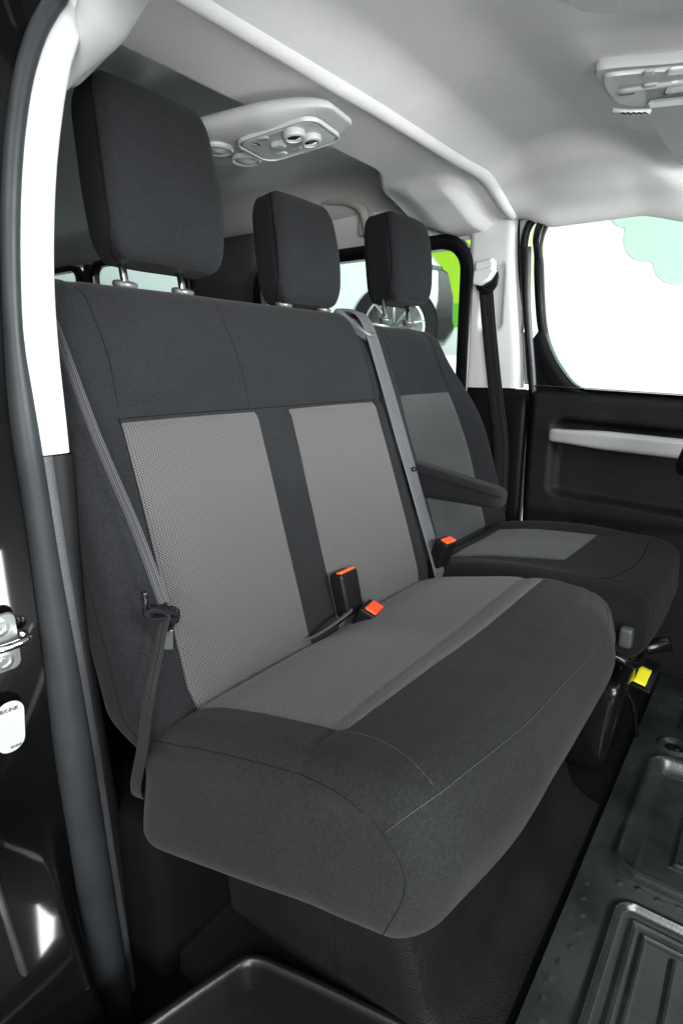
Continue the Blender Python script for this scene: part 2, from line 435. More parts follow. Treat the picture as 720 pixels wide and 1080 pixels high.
def cush_off(o, n):
    x, y, z = o; e = 0
    if n[2] > .2:
        e += -.012 * g(x + .20, .05) + .006 * g(x - .14, .06) - .006 * g(y - .015, .06) * sst(.12, -.1, x)
        e += .007 * g(y + .18, .12) * g(x + .02, .14) + .007 * g(y - .18, .12) * g(x + .02, .14)
        e -= .003 * g(x - .072, .010)
    if n[1] < -.5 or n[0] > .5: e += .007 * (1 - (z / CH[2]) ** 2)
    e += .0022 * noise.noise(Vector((x * 8, y * 6, z * 6 + 9)))
    return e
pad('cushion', CH, CR, (80, 100, 28), cush_xf, MAT['fab2'], bench, cush_off)
cl = lambda X, Y: ((X + .418) / math.cos(tau), Y - .762)
c00, c10, c11, c01 = cl(-.645, .463), cl(-.327, .462), cl(-.302, 1.085), cl(-.64, 1.10)
patch('cushion_insert', CH, CR, cush_xf, [c00, c10, c11, c01], 54, 90, MAT['weave_c'], bench, cush_off, bow=(0, .006, 0, 0))
hz = CH[2]
# boxing seam round the near side, front roll seam, and the short seam off the insert corner
curve_seam(CH, CR, cush_xf, [(-.225, -.362, .07), (-.09, -.362, .082), (.02, -.362, .084), (.10, -.362, .080), (.15, -.362, .072), (.185, -.362, .055), (.205, -.362, .030), (.212, -.362, -.01), (.205, -.362, -.06), (.19, -.362, -.095)], bench, cush_off, .0005, 'thr2')
curve_seam(CH, CR, cush_xf, [(.195, -.362, .05), (.225, -.355, .07), (.248, -.32, .082), (.248, -.22, .079), (.248, -.08, .070), (.248, .1, .060), (.248, .25, .066), (.248, .33, .07)], bench, cush_off, .0005, 'seam_l', .0004)
curve_seam(CH, CR, cush_xf, [(.09, -.302, hz), (.13, -.305, hz), (.175, -.315, hz), (.215, -.328, hz), (.240, -.335, .09)], bench, cush_off, .0004, 'seam_l', .0001)

def headrest(parent, c, w, h, d, tilt, matr, posts, post_z, skew=0, open_posts=True):
    H = (w / 2, h / 2, d / 2); R = (.030, .052, .024)
    u = Vector((-math.sin(tilt), 0, math.cos(tilt))); n = Vector((math.cos(tilt), 0, math.sin(tilt))); C = Vector(c)
    def xf(p):
        k = p[1] / H[1]
        x = p[0] * (1 - .07 * sst(-.4, 1.2, k) - .03 * sst(.4, -1.2, k))
        f_ = max(0, p[2] / H[2]); b_ = max(0, -p[2] / H[2])
        z = p[2] - .007 * (p[0] / H[0]) ** 2 * f_ + .016 * (p[0] / H[0]) ** 2 * b_ + .006 * (1 - k * k) * f_
        return C + Vector((0, 1, 0)) * (x + skew * p[1]) + u * p[1] + n * z
    def off(o, nn): return .0015 * noise.noise(Vector((o[0] * 12, o[1] * 10, o[2] * 9 + c[1] * 7))) + (.003 * g(o[1], .08) if nn[2] > .5 else 0)
    hr = pad('headrest', H, R, (44, 48, 24), xf, matr, parent, off)
    for s in (-1, 1):
        zz = d * .36
        curve_seam(H, R, xf, [(s * (H[0]-.02), H[1], zz - .02), (s * H[0], H[1] - .012, zz - .004), (s * H[0], H[1] - .05, zz), (s * H[0], 0, zz + .003), (s * H[0], -H[1] + .05, zz), (s * H[0], -H[1] + .014, zz - .012), (s * (H[0] - .012), -H[1], zz - .024), (s * (H[0] - .03), -H[1], zz - .03)], hr, off, .0010, eps=.0003)
    for Y in posts:
        base = Vector((c[0] + .017, Y, post_z + .003))
        top = Vector((c[0] + .004, Y, c[2] - h * .3))
        p = tube('headrest_post', [base - (top - base) * .1, base, top], .0062, MAT['chrome'], hr, 14)
        xg = frame_xf(base, (.97, 0, -.25), (0, 1, 0), (.25, 0, .97))
        gd = lathe('post_guide', [(.015, -.012), (.020, -.003), (.0205, .0), (.019, .003), (.014, .0045), (.009, .005), (.0078, .002)], lambda q, xg=xg: xg((q[0] * .8, q[1], q[2] )), MAT['pplast'], parent)
    return hr
headrest(bench, (-.870, .663, .286), .230, .260, .100, .12, MAT['fab'], (.588, .700), .1245)
headrest(bench, (-.872, 1.022, .232), .206, .212, .096, .12, MAT['fab'], (.960, 1.092), .1245)

# moulded belt outlet on the far shoulder of the bench
def ol(name, m, hw, rw, z0, z1, par):
    pts = [(.0, .012), (.0, -.005), (.0, -.03)]
    return None
oxf = frame_xf((-.806, 1.150, .104), (0, 1, 0), (-.75, 0, .66), (.66, 0, .75))
opts = [(v.x, v.y) for v in smooth_path([(a, b, 0) for a, b in [(-.042, .036), (.0, .040), (.038, .036), (.044, .01), (.040, -.028), (.026, -.050), (-.002, -.054), (-.020, -.034), (-.028, -.005), (-.042, .036)]], 5)][:-1]
bo = prism('belt_outlet', opts, oxf, -.016, .005, MAT['dkgr'], bench, .004)
0 and ring_prism('outlet_rim', [(p[0] + .002, p[1] + .012) for p in rrect(.032, .017, .009)], [(p[0] + .002, p[1] + .012) for p in rrect(.028, .012, .007)], oxf, .002, .009, MAT['pplast'], bo, .002)
prism('outlet_slot', [(p[0] + .002, p[1] + .012) for p in rrect(.028, .012, .007)], oxf, .003, .0058, MAT['ink'], bo, .0005)
# cloth pull strap at the junction
ribbon('pull_strap', [(-.60, .685, -.452), (-.575, .715, -.438), (-.568, .76, -.428), (-.575, .80, -.428), (-.60, .822, -.436)], [(.6, -.2, .5), (.7, -.2, .6), (.8, 0, .5), (.8, 0, .5), (.8, .2, .4)], .020, .0025, MAT['web'], bench)
# plinth below the bench
def plinth():
    o = []
    ws = []
    H = (.5, .5, .5)
    prof = [(-.62, -.60), (-.36, -.60), (-.325, -.615), (-.305, -.65), (-.285, -.72), (-.262, -.80), (-.245, -.845), (-.215, -.868), (-.185, -.876)]
    prof = [(v.x, v.z) for v in smooth_path([(a, 0, b) for a, b in prof], 4)]
    ys = [.535, .537, .545, .56, .60] + [.60 + .54 * k / 12 for k in range(1, 13)] + [1.15]
    verts = []; faces = []
    for k, y in enumerate(ys):
        ins = [.035, .018, .006, .0015, 0][k] if k < 5 else 0
        for (x, z) in prof: verts.append((x - ins, y, z - ins * .4 * sst(-.88, -.8, z)))
    n = len(prof)
    for k in range(len(ys) - 1):
        for i in range(n - 1): a = k * n + i; faces.append((a, a + 1, a + n + 1, a + n))
    b0 = len(verts); verts += [(-.62, .535, -.88), (-.22, .535, -.88)]
    faces.append(tuple([b0] + [b0 + 1] + list(reversed(range(n)))))
    b1 = len(verts); verts += [(-.62, 1.15, -.88), (-.22, 1.15, -.88)]
    faces.append(tuple([b1 + 1, b1] + [(len(ys) - 1) * n + i for i in range(n)]))
    return mesh_obj('seat_plinth', verts, faces, MAT['grain'], bench, sharp=.7)
plinth()
box('plinth_joint', (-.40, .5335, -.73), (.0015, .001, .12), MAT['ink'], bench, .0008, n=2)
box('underframe', (-.42, .80, -.61), (.17, .30, .03), MAT['bp'], bench, .01)

# ------------------------------------------------------------------ buckles
def buckle(label, c, x, z, w, hgt, d, stalk_to, bw=.21):
    # x: across (wide side), y: up the casing, z: the thin front
    x = Vector(x).normalized(); z = Vector(z); z = (z - x * z.dot(x)).normalized(); y = z.cross(x)
    t = thing('seat_belt_buckle', label, 'buckle', tuple(Vector(c) - y * hgt / 2))
    xf = frame_xf(c, x, y, z)
    pad('casing', (w / 2, hgt / 2, d / 2), (.006, .008, .005), (12, 16, 10), lambda p: xf((p[0] * (1 - .07 * sst(.2, -1, p[1] / hgt * 2)), p[1], p[2])), MAT['bp'], t)
    # release button: orange bar sunk in the top edge of the front
    b = pad('release_button', (w / 2 - .005, d * bw, .0035), (.0025, .003, .002), (10, 8, 4), frame_xf(Vector(c) + y * (hgt / 2 - .0008) + z * d * (.40 - bw), x, -z, y), MAT['orange'], t)
    pad('slot', (w / 2 - .007, .0022, .001), (.001, .001, .0005), (6, 4, 2), frame_xf(Vector(c) + y * (hgt / 2 + .0002) - z * d * .28, x, -z, y), MAT['ink'], t)
    if stalk_to:
        a = Vector(c) - y * hgt * .42
        ribbon('stalk', [a, (a + Vector(stalk_to)) / 2, stalk_to], [x, x, x], w * .55, .006, MAT['bp'], t)
    return t
buckle('upright black buckle with orange button, standing against the centre strip of the bench back', (-.596, .826, -.402), (-.10, 1, -.06), (1, .15, .25), .060, .080, .028, (-.606, .800, -.47))
buckle('black buckle lying tilted in the bench crease, orange button facing up', (-.568, .846, -.460), (-.30, 1, -.10), (1, .30, -.50), .062, .066, .036, None, .33)
buckle('small buckle with orange button wedged between the bench and the driver seat', (-.575, 1.168, -.408), (.05, 1, -.05), (1, .0, -.35), .052, .066, .032, (-.585, 1.17, -.50), .3)

# ------------------------------------------------------------------ seat belts
sb = thing('seat_belt', 'grey seat belt running down the near side of the bench to a black tongue', 'seat belt', (-.70, .42, -.70))
ribbon('webbing', [(-.80, .418, .10), (-.768, .422, .045), (-.708, .428, -.09), (-.648, .432, -.20), (-.600, .432, -.292)],
       [(1, .15, .1), (1, .17, .1), (1, .2, .1), (1, .25, .15), (1, .4, .3)], .017, .0016, MAT['webm'], sb)
ribbon('lap_webbing', [(-.598, .432, -.305), (-.594, .408, -.365), (-.588, .388, -.41), (-.603, .384, -.48), (-.628, .385, -.55), (-.648, .408, -.59), (-.670, .47, -.61)],
       [(1, .15, .1)] * 7, .018, .0016, MAT['webd'], sb)
tx = frame_xf((-.600, .430, -.304), (.80, .60, -.10), (.25, -.2, .95), (.65, -.75, -.25))
tg = ring_prism('tongue', [(p[0], p[1] - .2 * abs(p[0])) for p in rrect(.021, .011, .007)], [(p[0], p[1] - .2 * abs(p[0])) for p in rrect(.015, .0035, .003)], tx, -.004, .006, MAT['bpg'], sb)
prism('tongue_grip', [(-.019, -.007), (-.008, -.025), (.005, -.030), (.014, -.020), (.020, -.005), (.008, -.002)], tx, -.003, .008, MAT['bpg'], tg, .003)
prism('latch_plate', [(-.004, -.030), (-.006, -.062), (-.001, -.066), (.008, -.064), (.010, -.030)], tx, -.001, .002, MAT['steel'], tg, .0008)
box('plastic_keeper', (-.622, .420, -.296), (.004, .004, .018), MAT['bpg'], tg, .003)

sb2 = thing('seat_belt', 'pale grey seat belt coming out of the far shoulder of the bench', 'seat belt', (-.58, 1.16, -.47))
ribbon('webbing', [(-.825, 1.152, .108), (-.806, 1.152, .122), (-.778, 1.158, .093), (-.745, 1.166, .0), (-.690, 1.166, -.15), (-.628, 1.160, -.31), (-.575, 1.155, -.45), (-.572, 1.155, -.49)],
       [(0, 1, .05), (.02, 1, .05), (.05, 1, 0), (.10, 1, 0), (.15, 1, 0), (.1, 1, 0), (.1, 1, 0), (.1, 1, 0)], .041, .0018, MAT['web'], sb2)
lathe('stop_button', [(.006, 0), (.006, .003), (.004, .004)], frame_xf((-.655, 1.168, -.225), (0, 1, 0), (-.38, 0, .9), (.93, 0, .36)), MAT['bpg'], sb2, 14)

# ------------------------------------------------------------------ driver seat
drv = thing('driver_seat', 'single driver seat beyond the bench with a folding armrest and smooth grey inserts', 'seat', (-.42, 1.44, -.88))
dt = .29; DU = Vector((-math.sin(dt), 0, math.cos(dt))); DN = Vector((math.cos(dt), 0, math.sin(dt)))
DH = (.29, .35, .065); DR = (.075, .07, .05)
def dback_xf(p):
    y = p[1] + .275; k = max(0, min(1, y / .6))
    w = 1 - .27 * sst(.45, 1.0, k) - .04 * (1 - k)
    x = p[0] * w
    cx = 1.495 - .055 * sst(.3, 1, k)
    wing = .045 * sst(.45, 1, abs(p[0]) / DH[0]) * sst(1.0, .55, k) * max(0, p[2] / DH[2])
    return Vector((-.665, cx, -.48)) + Vector((0, 1, 0)) * x + DU * y + DN * (p[2] - DH[2] + wing)
def dback_off(o, n):
    return .002 * noise.noise(Vector((o[0] * 8, o[1] * 8, 5))) + (-.004 * g(abs(o[0]) - .155, .012) if n[2] > .4 else 0)
pad('backrest', DH, DR, (60, 70, 14), dback_xf, MAT['fabdrv'], drv, dback_off)
patch('backrest_insert', DH, DR, dback_xf, [(-.16, -.265), (.16, -.265), (.165, .16), (-.165, .16)], 30, 44, MAT['weave_d'], drv, dback_off)
for s in (-1, 1):
    curve_seam(DH, DR, dback_xf, [(s * .165, .16, DH[2]), (s * .17, .24, DH[2]), (s * .18, .32, DH[2])], drv, dback_off, .001)
headrest(drv, (-.880, 1.445, .274), .208, .216, .115, .10, MAT['fabdrv'], (1.365, 1.485), .120)
GH = (.265, .285, .085); GR = (.09, .09, .05); gt = math.atan(.07)
GU = Vector((math.cos(gt), 0, math.sin(gt))); GN = Vector((-math.sin(gt), 0, math.cos(gt))); GO = Vector((-.425, 1.445, -.437)) - GN * GH[2]
def dc_xf(p): return GO + GU * (p[0] + .01 * (1 - (p[1] / GH[1]) ** 2) * sst(0, .25, p[0])) + Vector((0, 1, 0)) * p[1] + GN * p[2]
def dc_off(o, n):
    e = .002 * noise.noise(Vector((o[0] * 8, o[1] * 8, 15)))
    if n[2] > .3: e += .018 * sst(.15, .26, abs(o[1])) * sst(.2, .0, o[0]) - .01 * g(o[0] + .2, .07)
    return e
pad('cushion', GH, GR, (60, 60, 20), dc_xf, MAT['fabc'], drv, dc_off)
patch('cushion_insert', GH, GR, dc_xf, [(-.2, -.16), (.075, -.10), (.085, .17), (-.2, .17)], 30, 30, MAT['weave_d'], drv, dc_off)
curve_seam(GH, GR, dc_xf, [(-.2, -.20, GH[2]), (.08, -.215, GH[2]), (.17, -.20, GH[2]), (.2, -.12, GH[2]), (.21, 0, GH[2]), (.2, .15, GH[2])], drv, dc_off, .0007, 'seam')
curve_seam(GH, GR, dc_xf, [(.265, -.17, .05), (.265, -.2, -.08)], drv, dc_off, .0007, 'seam')
curve_seam(GH, GR, dc_xf, [(.17, -.20, GH[2]), (.25, -.18, GH[2]), (.265, -.17, .05)], drv, dc_off, .0007, 'seam')
# armrest
at = math.atan2(-.026, .24); AU = Vector((math.cos(at), 0, math.sin(at))); AN = Vector((-math.sin(at), 0, math.cos(at)))
AH = (.135, .032, .040)
def arm_xf(p):
    k = (p[0] + AH[0]) / (2 * AH[0])
    return Vector((-.590, 1.218, -.264)) + AU * p[0] + Vector((0, 1, 0)) * p[1] * (1 - .15 * k) + AN * (p[2] * (1 - .40 * sst(.1, 1, k)))
ar = pad('armrest', AH, (.035, .018, .022), (40, 14, 14), arm_xf, MAT['fab'], drv)
curve_seam(AH, (.035, .014, .016), arm_xf, [(-.12, -.03, .02), (0, -.03, .02), (.1, -.03, .016), (.135, -.02, .012)], ar, None, .0007)
# seat base under the driver cushion
box('seat_base', (-.43, 1.46, -.72), (.20, .20, .15), MAT['bp'], drv, .03)
for k, (x, y, z) in enumerate([(-.215, 1.215, -.59), (-.20, 1.30, -.60), (-.21, 1.36, -.63)]):
    lathe('seat_bolt', [(.010, 0), (.011, .004), (.008, .008), (.003, .009)], frame_xf((x, y, z), (0, 1, 0), (0, 0, 1), (1, 0, 0)), MAT['chrome'], drv, 12)
tube('release_bar', smooth_path([(-.25, 1.17, -.545), (-.19, 1.165, -.55), (-.165, 1.18, -.565), (-.16, 1.25, -.59), (-.165, 1.34, -.60)], 5), .008, MAT['bpg'], drv, 10)
box('height_lever', (-.175, 1.150, -.498), (.012, .010, .020), MAT['dkgr'], drv, .006)

dsb = thing('seat_belt', 'dark grey seat belt hanging from the swivel guide on the far pillar', 'seat belt', (-.74, 1.80, -.4))
ribbon('webbing', [(-.792, 1.822, .262), (-.785, 1.822, .225), (-.765, 1.82, .1), (-.728, 1.815, -.10), (-.70, 1.81, -.25), (-.69, 1.80, -.45)],
       [(1, 0, 0)] * 6, .046, .002, MAT['webd'], dsb)
gx = frame_xf((-.785, 1.825, .262), (1, 0, 0), (0, 0, 1), (0, -1, 0))
lathe('guide_plate', [(.036, 0), (.039, .004), (.036, .010), (.026, .012), (.022, .008)], lambda p: gx((p[0], p[1] * 1.15 + .003, p[2])), MAT['bpg'], dsb, 30)
prism('guide_cover', [(-.030, .055), (.022, .060), (.030, .052), (.032, .020), (.022, .004), (.0, -.008), (-.026, -.010), (-.032, .0), (-.030, .03)], gx, .004, .032, MAT['ltgloss'], dsb, .007)
prism('cover_lip', [(-.033, .028), (.026, .036), (.036, .024), (.020, .000), (-.010, -.016), (-.034, -.012)], gx, .006, .037, MAT['ltgloss'], dsb, .006)

# ------------------------------------------------------------------ van cab
van = thing('van', 'black van with light grey cabin lining, seen through its open passenger door', 'van', (-1.0, 1.1, -.98))
# front headliner: height field seen from below
def zr(x, y):
    z = .487
    xs = -.905 - .10 * sst(1.36, 1.60, y)
    z += .135 * sst(xs, xs - .03, x)
    z -= .050 * sst(1.56, 1.80, y) + .03 * sst(.56, .44, y)
    # moulded housings over the far and near pillars
    z -= .030 * sst(-1.0, -.90, x) * sst(-.755, -.82, x) * sst(1.48, 1.60, y)
    z -= .060 * sst(-.90, -.85, x) * sst(-.72, -.77, x) * sst(.58, .50, y)
    return z
def zc(x, y):
    z = .528
    fb = -.42 + .09 * sst(1.15, 1.7, y) - .02 * sst(1.0, .5, y)
    z -= .036 * sst(fb - .06, fb + .10, x)            # lower front module
    yb = 1.63 - .08 * g(x + .48, .14) + .14 * sst(-.42, -.22, x)
    z -= .036 * sst(yb - .05, yb + .05, y) + .065 * sst(yb - .05, 1.88, y)
    z -= .03 * g(y - 1.86, .04)
    z -= .10 * sst(.56, .42, y)
    z -= .05 * sst(.1, .55, x)
    z += .002 * noise.noise(Vector((x * 5, y * 4, 0)))
    t = sst(-.725, -.60, x)
    return zr(-.72, y) * (1 - t) + z * t
hl = hfield('headliner', zc, -.735, .62, 140, .40, 1.90, 170, MAT['liner'], van, thick=.03, flip=True)
# rounded cross rail that divides front and rear lining, turning down the far wall
rail_pts = smooth_path([(-.750, .40, .40), (-.738, .46, .465), (-.728, .56, .490), (-.722, .8, .4975), (-.716, 1.1, .4975), (-.716, 1.4, .494), (-.712, 1.56, .484), (-.709, 1.66, .470), (-.712, 1.76, .452), (-.722, 1.84, .42)], 10)

for p in rail_pts: p.z = min(zc(p.x, p.y), zr(p.x, p.y)) + .009
tube('cross_rail', rail_pts, .019, MAT['liner'], van, 16)
hfield('rear_headliner', zr, -1.05, -.71, 90, .40, 1.90, 150, MAT['linerd'], van, thick=.03, flip=True)
def zr2(x, y): return .622 - .10 * sst(1.70, 1.86, y) - .1 * sst(.5, .36, y) + .004 * math.sin(x * 9)
hfield('rear_headliner', zr2, -3.9, -1.05, 60, .34, 1.90, 50, MAT['linerd'], van, thick=.03, flip=True)
box('roof_panel', (-1.55, 1.12, .72), (2.3, .86, .03), MAT['blackpaint'], van, .02)
# far side wall of rear cabin above / below windows
def wallbox(name, x0, x1, z0, z1, m, y=1.87, t=.02, r=.012, par=None):
    return box(name, ((x0 + x1) / 2, y + t, (z0 + z1) / 2), ((x1 - x0) / 2, t, (z1 - z0) / 2), m, par or van, r)
wallbox('side_wall', -1.86, -.79, .400, .70, MAT['linerd'], 1.865)
wallbox('side_wall', -3.9, -1.86, .53, .70, MAT['linerd'], 1.865)
wallbox('side_wall', -3.9, -.80, -.98, -.10, MAT['dark_wall'], 1.865)
wallbox('window_pillar', -2.20, -1.79, -.15, .53, MAT['dark_wall'], 1.85)
wallbox('window_pillar', -3.05, -2.98, -.15, .53, MAT['dark_wall'], 1.85)
XZ = frame_xf((0, 1.858, 0), (1, 0, 0), (0, 0, 1), (0, -1, 0))
def win(x0, x1, z0, z1, w, r, m, y=1.858, d=.022, gm='glass', shift=0):
    cx, cz = (x0 + x1) / 2, (z0 + z1) / 2
    xf = lambda p: Vector((p[0] + cx, y - p[2], p[1] + cz))
    inner = rrect((x1 - x0) / 2, (z1 - z0) / 2, r, 8)
    outer = rrect((x1 - x0) / 2 + w, (z1 - z0) / 2 + w, r + w, 8)
    f = ring_prism('window_frame', outer, inner, xf, -.02, d, m, van, .004)
    prism('window_pane', rrect((x1 - x0) / 2 + w * .5, (z1 - z0) / 2 + w * .5, r, 8), xf, -.012, -.008, MAT[gm], f, .0005)
    return f
win(-1.76, -.885, -.14, .372, .045, .07, MAT['bpg'], gm='glassg')
win(-2.94, -2.23, -.14, .50, .03, .05, MAT['bpg'], gm='glassg')
win(-3.80, -3.10, -.14, .50, .03, .05, MAT['bpg'], gm='glassg')
# far pillar trim with recess for the belt guide
def pillar():
    xs = [-.868, -.866, -.860, -.85] + [-.85 + .12 * k / 24 for k in range(1, 25)] + [-.722, -.714, -.708, -.705, -.704]
    zs = [-.062 + .50 * k / 60 for k in range(61)]
    verts = []; faces = []
    for z in zs:
        sl = .052 * sst(.43, -.06, z)      # forward edge leans with height
        for i, x in enumerate(xs):
            k = (x + .868) / (.868 - .704)
            X = -.858 + k * (.145 + sl) - .004
            y = 1.842
            e = min(i, len(xs) - 1 - i)
            if i < 4: y += [.03, .012, .004, .001][i]
            if i > len(xs) - 6: y += [.001, .004, .010, .02, .035][i - (len(xs) - 5)]
            # rounded rectangular recess
            dx = abs(X + .775) - .036; dz = abs(z - .215) - .095
            rr = .012; dd = math.hypot(max(dx + rr, 0), max(dz + rr, 0)) + min(max(dx + rr, dz + rr), 0) - rr
            y += .008 * sst(.003, -.004, dd)
            verts.append((X, y, z))
    n = len(xs)
    for a in range(len(zs) - 1):
        for i in range(n - 1): q = a * n + i; faces.append((q, q + 1, q + n + 1, q + n))
    return mesh_obj('pillar_trim', verts, faces, MAT['ltgrey'], van)
pillar()
box('pillar_core', (-.775, 1.885, .15), (.08, .012, .40), MAT['bp'], van, .01)
box('lower_pillar_trim', (-.745, 1.865, -.52), (.105, .025, .455), MAT['bp'], van, .015)
# bright body return and rubber between pillar and driver door
tube('body_return', smooth_path([(-.700, 1.872, .43), (-.690, 1.872, .30), (-.672, 1.872, .15), (-.655, 1.872, .0), (-.650, 1.872, -.05)], 6), .012, MAT['white'], van, 8)
box('door_hinge_bolt', (-.674, 1.862, .118), (.006, .006, .014), MAT['steel'], van, .003)
tube('door_weatherstrip', smooth_path([(-.50, 1.868, .452), (-.60, 1.866, .447), (-.668, 1.864, .425), (-.690, 1.862, .37), (-.682, 1.862, .27), (-.660, 1.862, .12), (-.640, 1.862, -.02), (-.630, 1.862, -.10), (-.62, 1.862, -.5), (-.60, 1.862, -.86)], 8), .012, MAT['bp'], van, 10)

# near pillar: rubber, trim, painted post, following the leaning outline
sealL = [(.450, .43), (.421, .395), (.387, .328), (.363, .239), (.347, .141), (.337, .04), (.331, -.067), (.334, -.195), (.334, -.347), (.332, -.514), (.336, -.671), (.337, -.843), (.338, -.982), (.34, -1.05)]
sealR = [(.475, .44), (.440, .398), (.410, .346), (.389, .284), (.373, .214), (.362, .143), (.352, .041), (.358, -.092), (.363, -.252), (.371, -.39), (.378, -.541), (.383, -.708), (.390, -.894), (.395, -1.047)]
trimR = [(.50, .44), (.460, .376), (.445, .34), (.424, .265), (.411, .203), (.398, .108), (.394, .031), (.394, -.096), (.388, -.259), (.393, -.399), (.399, -.554), (.410, -.729), (.425, -.928), (.443, -1.102)]
def atz(tab, z):
    for (y0, z0), (y1, z1) in zip(tab[:-1], tab[1:]):
        if z1 <= z <= z0: return y0 + (y1 - y0) * (z - z0) / (z1 - z0)
    return tab[0][0] if z > tab[0][1] else tab[-1][0]
zsn = [.43 - k * .012 for k in range(int(1.48 / .012) + 1)]
sl_pts = []
def sm(tab, z, w=.03): return (atz(tab, z - w) + atz(tab, z) + atz(tab, z + w)) / 3
tube('door_seal', [(-.722, (sm(sealL, z) + sm(sealR, z)) / 2, z) for z in zsn], .014, MAT['rubber'], van, 16,
     radii=[max(.010, (sm(sealR, z) - sm(sealL, z)) / 2 + .002) for z in zsn])
def strip(name, z0, z1, m, inx, yfun0, yfun1, depth=.16, rad=.010, n=60, y_in=0.0):
    verts = []; faces = []
    prof_n = 0
    for k in range(n + 1):
        z = z0 + (z1 - z0) * k / n; a = yfun0(z); b = yfun1(z)
        row = [(inx - .02, a), (inx - .004, a + .001), (inx, a + .004), (inx + .001, (a + b) / 2), (inx, b - .006), (inx - .003, b - .002), (inx - .009, b), (inx - .05, b + .004), (inx - depth, b + y_in)]
        prof_n = len(row)
        for x, y in row: verts.append((x, y, z))
    for k in range(n):
        for i in range(prof_n - 1): q = k * prof_n + i; faces.append((q, q + 1, q + prof_n + 1, q + prof_n))
    verts0 = len(verts)
    o = mesh_obj(name, verts, faces, m, van)
    return o
strip('near_pillar_trim', .43, -.105, MAT['white'], -.722, lambda z: sm(sealR, z) - .004, lambda z: sm(trimR, z) + .006, .16)
strip('near_pillar_base', -.107, -1.05, MAT['greytrim'], -.724, lambda z: sm(sealR, z) - .004, lambda z: sm(sealR, z) + .020, .01)
strip('near_pillar_base', -.108, -1.05, MAT['bp'], -.729, lambda z: sm(sealR, z) + .014, lambda z: sm(trimR, z) + .014, .18)
# bright rail trim over the door opening, with the moulded pillar cover
tube('roof_rail_trim', smooth_path([(-.80, .475, .35), (-.735, .485, .385), (-.68, .485, .412), (-.62, .475, .424), (-.50, .46, .430), (-.2, .45, .43), (.3, .45, .40), (.6, .46, .3)], 8), .030, MAT['white'], van, 14,
     radii=[.012 + .018 * sst(0, 14, i) for i in range(57)])
def blob(p): return Vector((-.775, .487, .405)) + Vector((p[0] * 1 + p[2] * .3, p[1], p[2] + p[0] * .22))
pad('pillar_top_cover', (.062, .040, .034), (.03, .025, .022), (16, 12, 12), blob, MAT['white'], van)
# painted door post outside the seal (gloss black), gently curved
def post():
    zs = [.46 - k * .025 for k in range(63)]; us = [(k / 50) for k in range(10)] + [.2 + .8 * k / 20 for k in range(21)]
    verts = []; faces = []
    for z in zs:
        b = sm(sealL, z) + .006
        for u in us:
            y = b - .36 * u; x = -.728 - .085 * u - .01 * math.sin(u * PI) + .004 * math.sin(z * 5)
            x += .15 * sst(-.58, -1.12, z) * sst(.0, .09, u)
            verts.append((x, y, z))
    n = len(us)
    for a in range(len(zs) - 1):
        for i in range(n - 1): q = a * n + i; faces.append((q, q + n, q + n + 1, q + 1))
    return mesh_obj('door_post', verts, faces, MAT['blackpaint'], van)
post()
box('post_core', (-.95, .25, -.3), (.12, .12, .78), MAT['blackpaint'], van, .02)
# pale rubber edge lower left
tube('outer_seal', smooth_path([(-.70, .215, -.50), (-.705, .226, -.60), (-.708, .236, -.68), (-.71, .247, -.79), (-.712, .262, -.92), (-.715, .275, -1.05)], 6), .0055, MAT['steel'], van, 10)
# striker
sx = frame_xf((-.7335, .281, -.330), (0, 1, 0), (0, 0, 1), (1, 0, 0))
st = prism('door_striker', rrect(.026, .038, .010), sx, 0, .005, MAT['steel'], van, .0015)
for zz in (.022, -.022):
    lathe('striker_bolt', [(.0115, .004), (.0115, .0065), (.008, .007), (.0075, .0045), (.004, .0045), (.0035, .007)], frame_xf(sx((.005, zz, .001)), (0, 1, 0), (0, 0, 1), (1, 0, 0)), MAT['steel'], st, 18)
tube('striker_loop', smooth_path([(-.729, .265, -.327), (-.710, .268, -.326), (-.703, .285, -.325), (-.703, .302, -.324), (-.712, .312, -.324), (-.728, .312, -.324)], 5), .005, MAT['chrome'], st, 10)
# information sticker with its print
kx = frame_xf((-.7305, .283, -.4435), (0, .995, -.09), (0, .09, .995), (1, 0, 0))
stk = prism('information_sticker', rrect(.0175, .0345, .0165), kx, -.0005, .0008, MAT['paper'], van, .0003)
def text(body, size, x, y, par, xf, m='ink', ext=.0002):
    cu = bpy.data.curves.new('lettering', 'FONT'); cu.body = body; cu.size = size; cu.align_x = 'CENTER'; cu.extrude = ext; cu.offset = size * .012
    o = bpy.data.objects.new('lettering', cu); COL.objects.link(o)
    dg = bpy.context.evaluated_depsgraph_get(); me = bpy.data.meshes.new_from_object(o.evaluated_get(dg)); bpy.data.objects.remove(o)
    for v in me.vertices: v.co = xf((v.co.x + x, v.co.y + y, v.co.z + .0011))
    me.materials.clear(); me.materials.append(MAT[m])
    o = bpy.data.objects.new('lettering', me); COL.objects.link(o); o.parent = par; o.matrix_parent_inverse = Matrix.Translation(-parent_loc(par))
    return o
text('BX:INK', .0072, -.001, .0215, stk, kx)
text('BX:INK', .0045, .006, -.0295, stk, kx)
rows = []
vs = []; fs = []
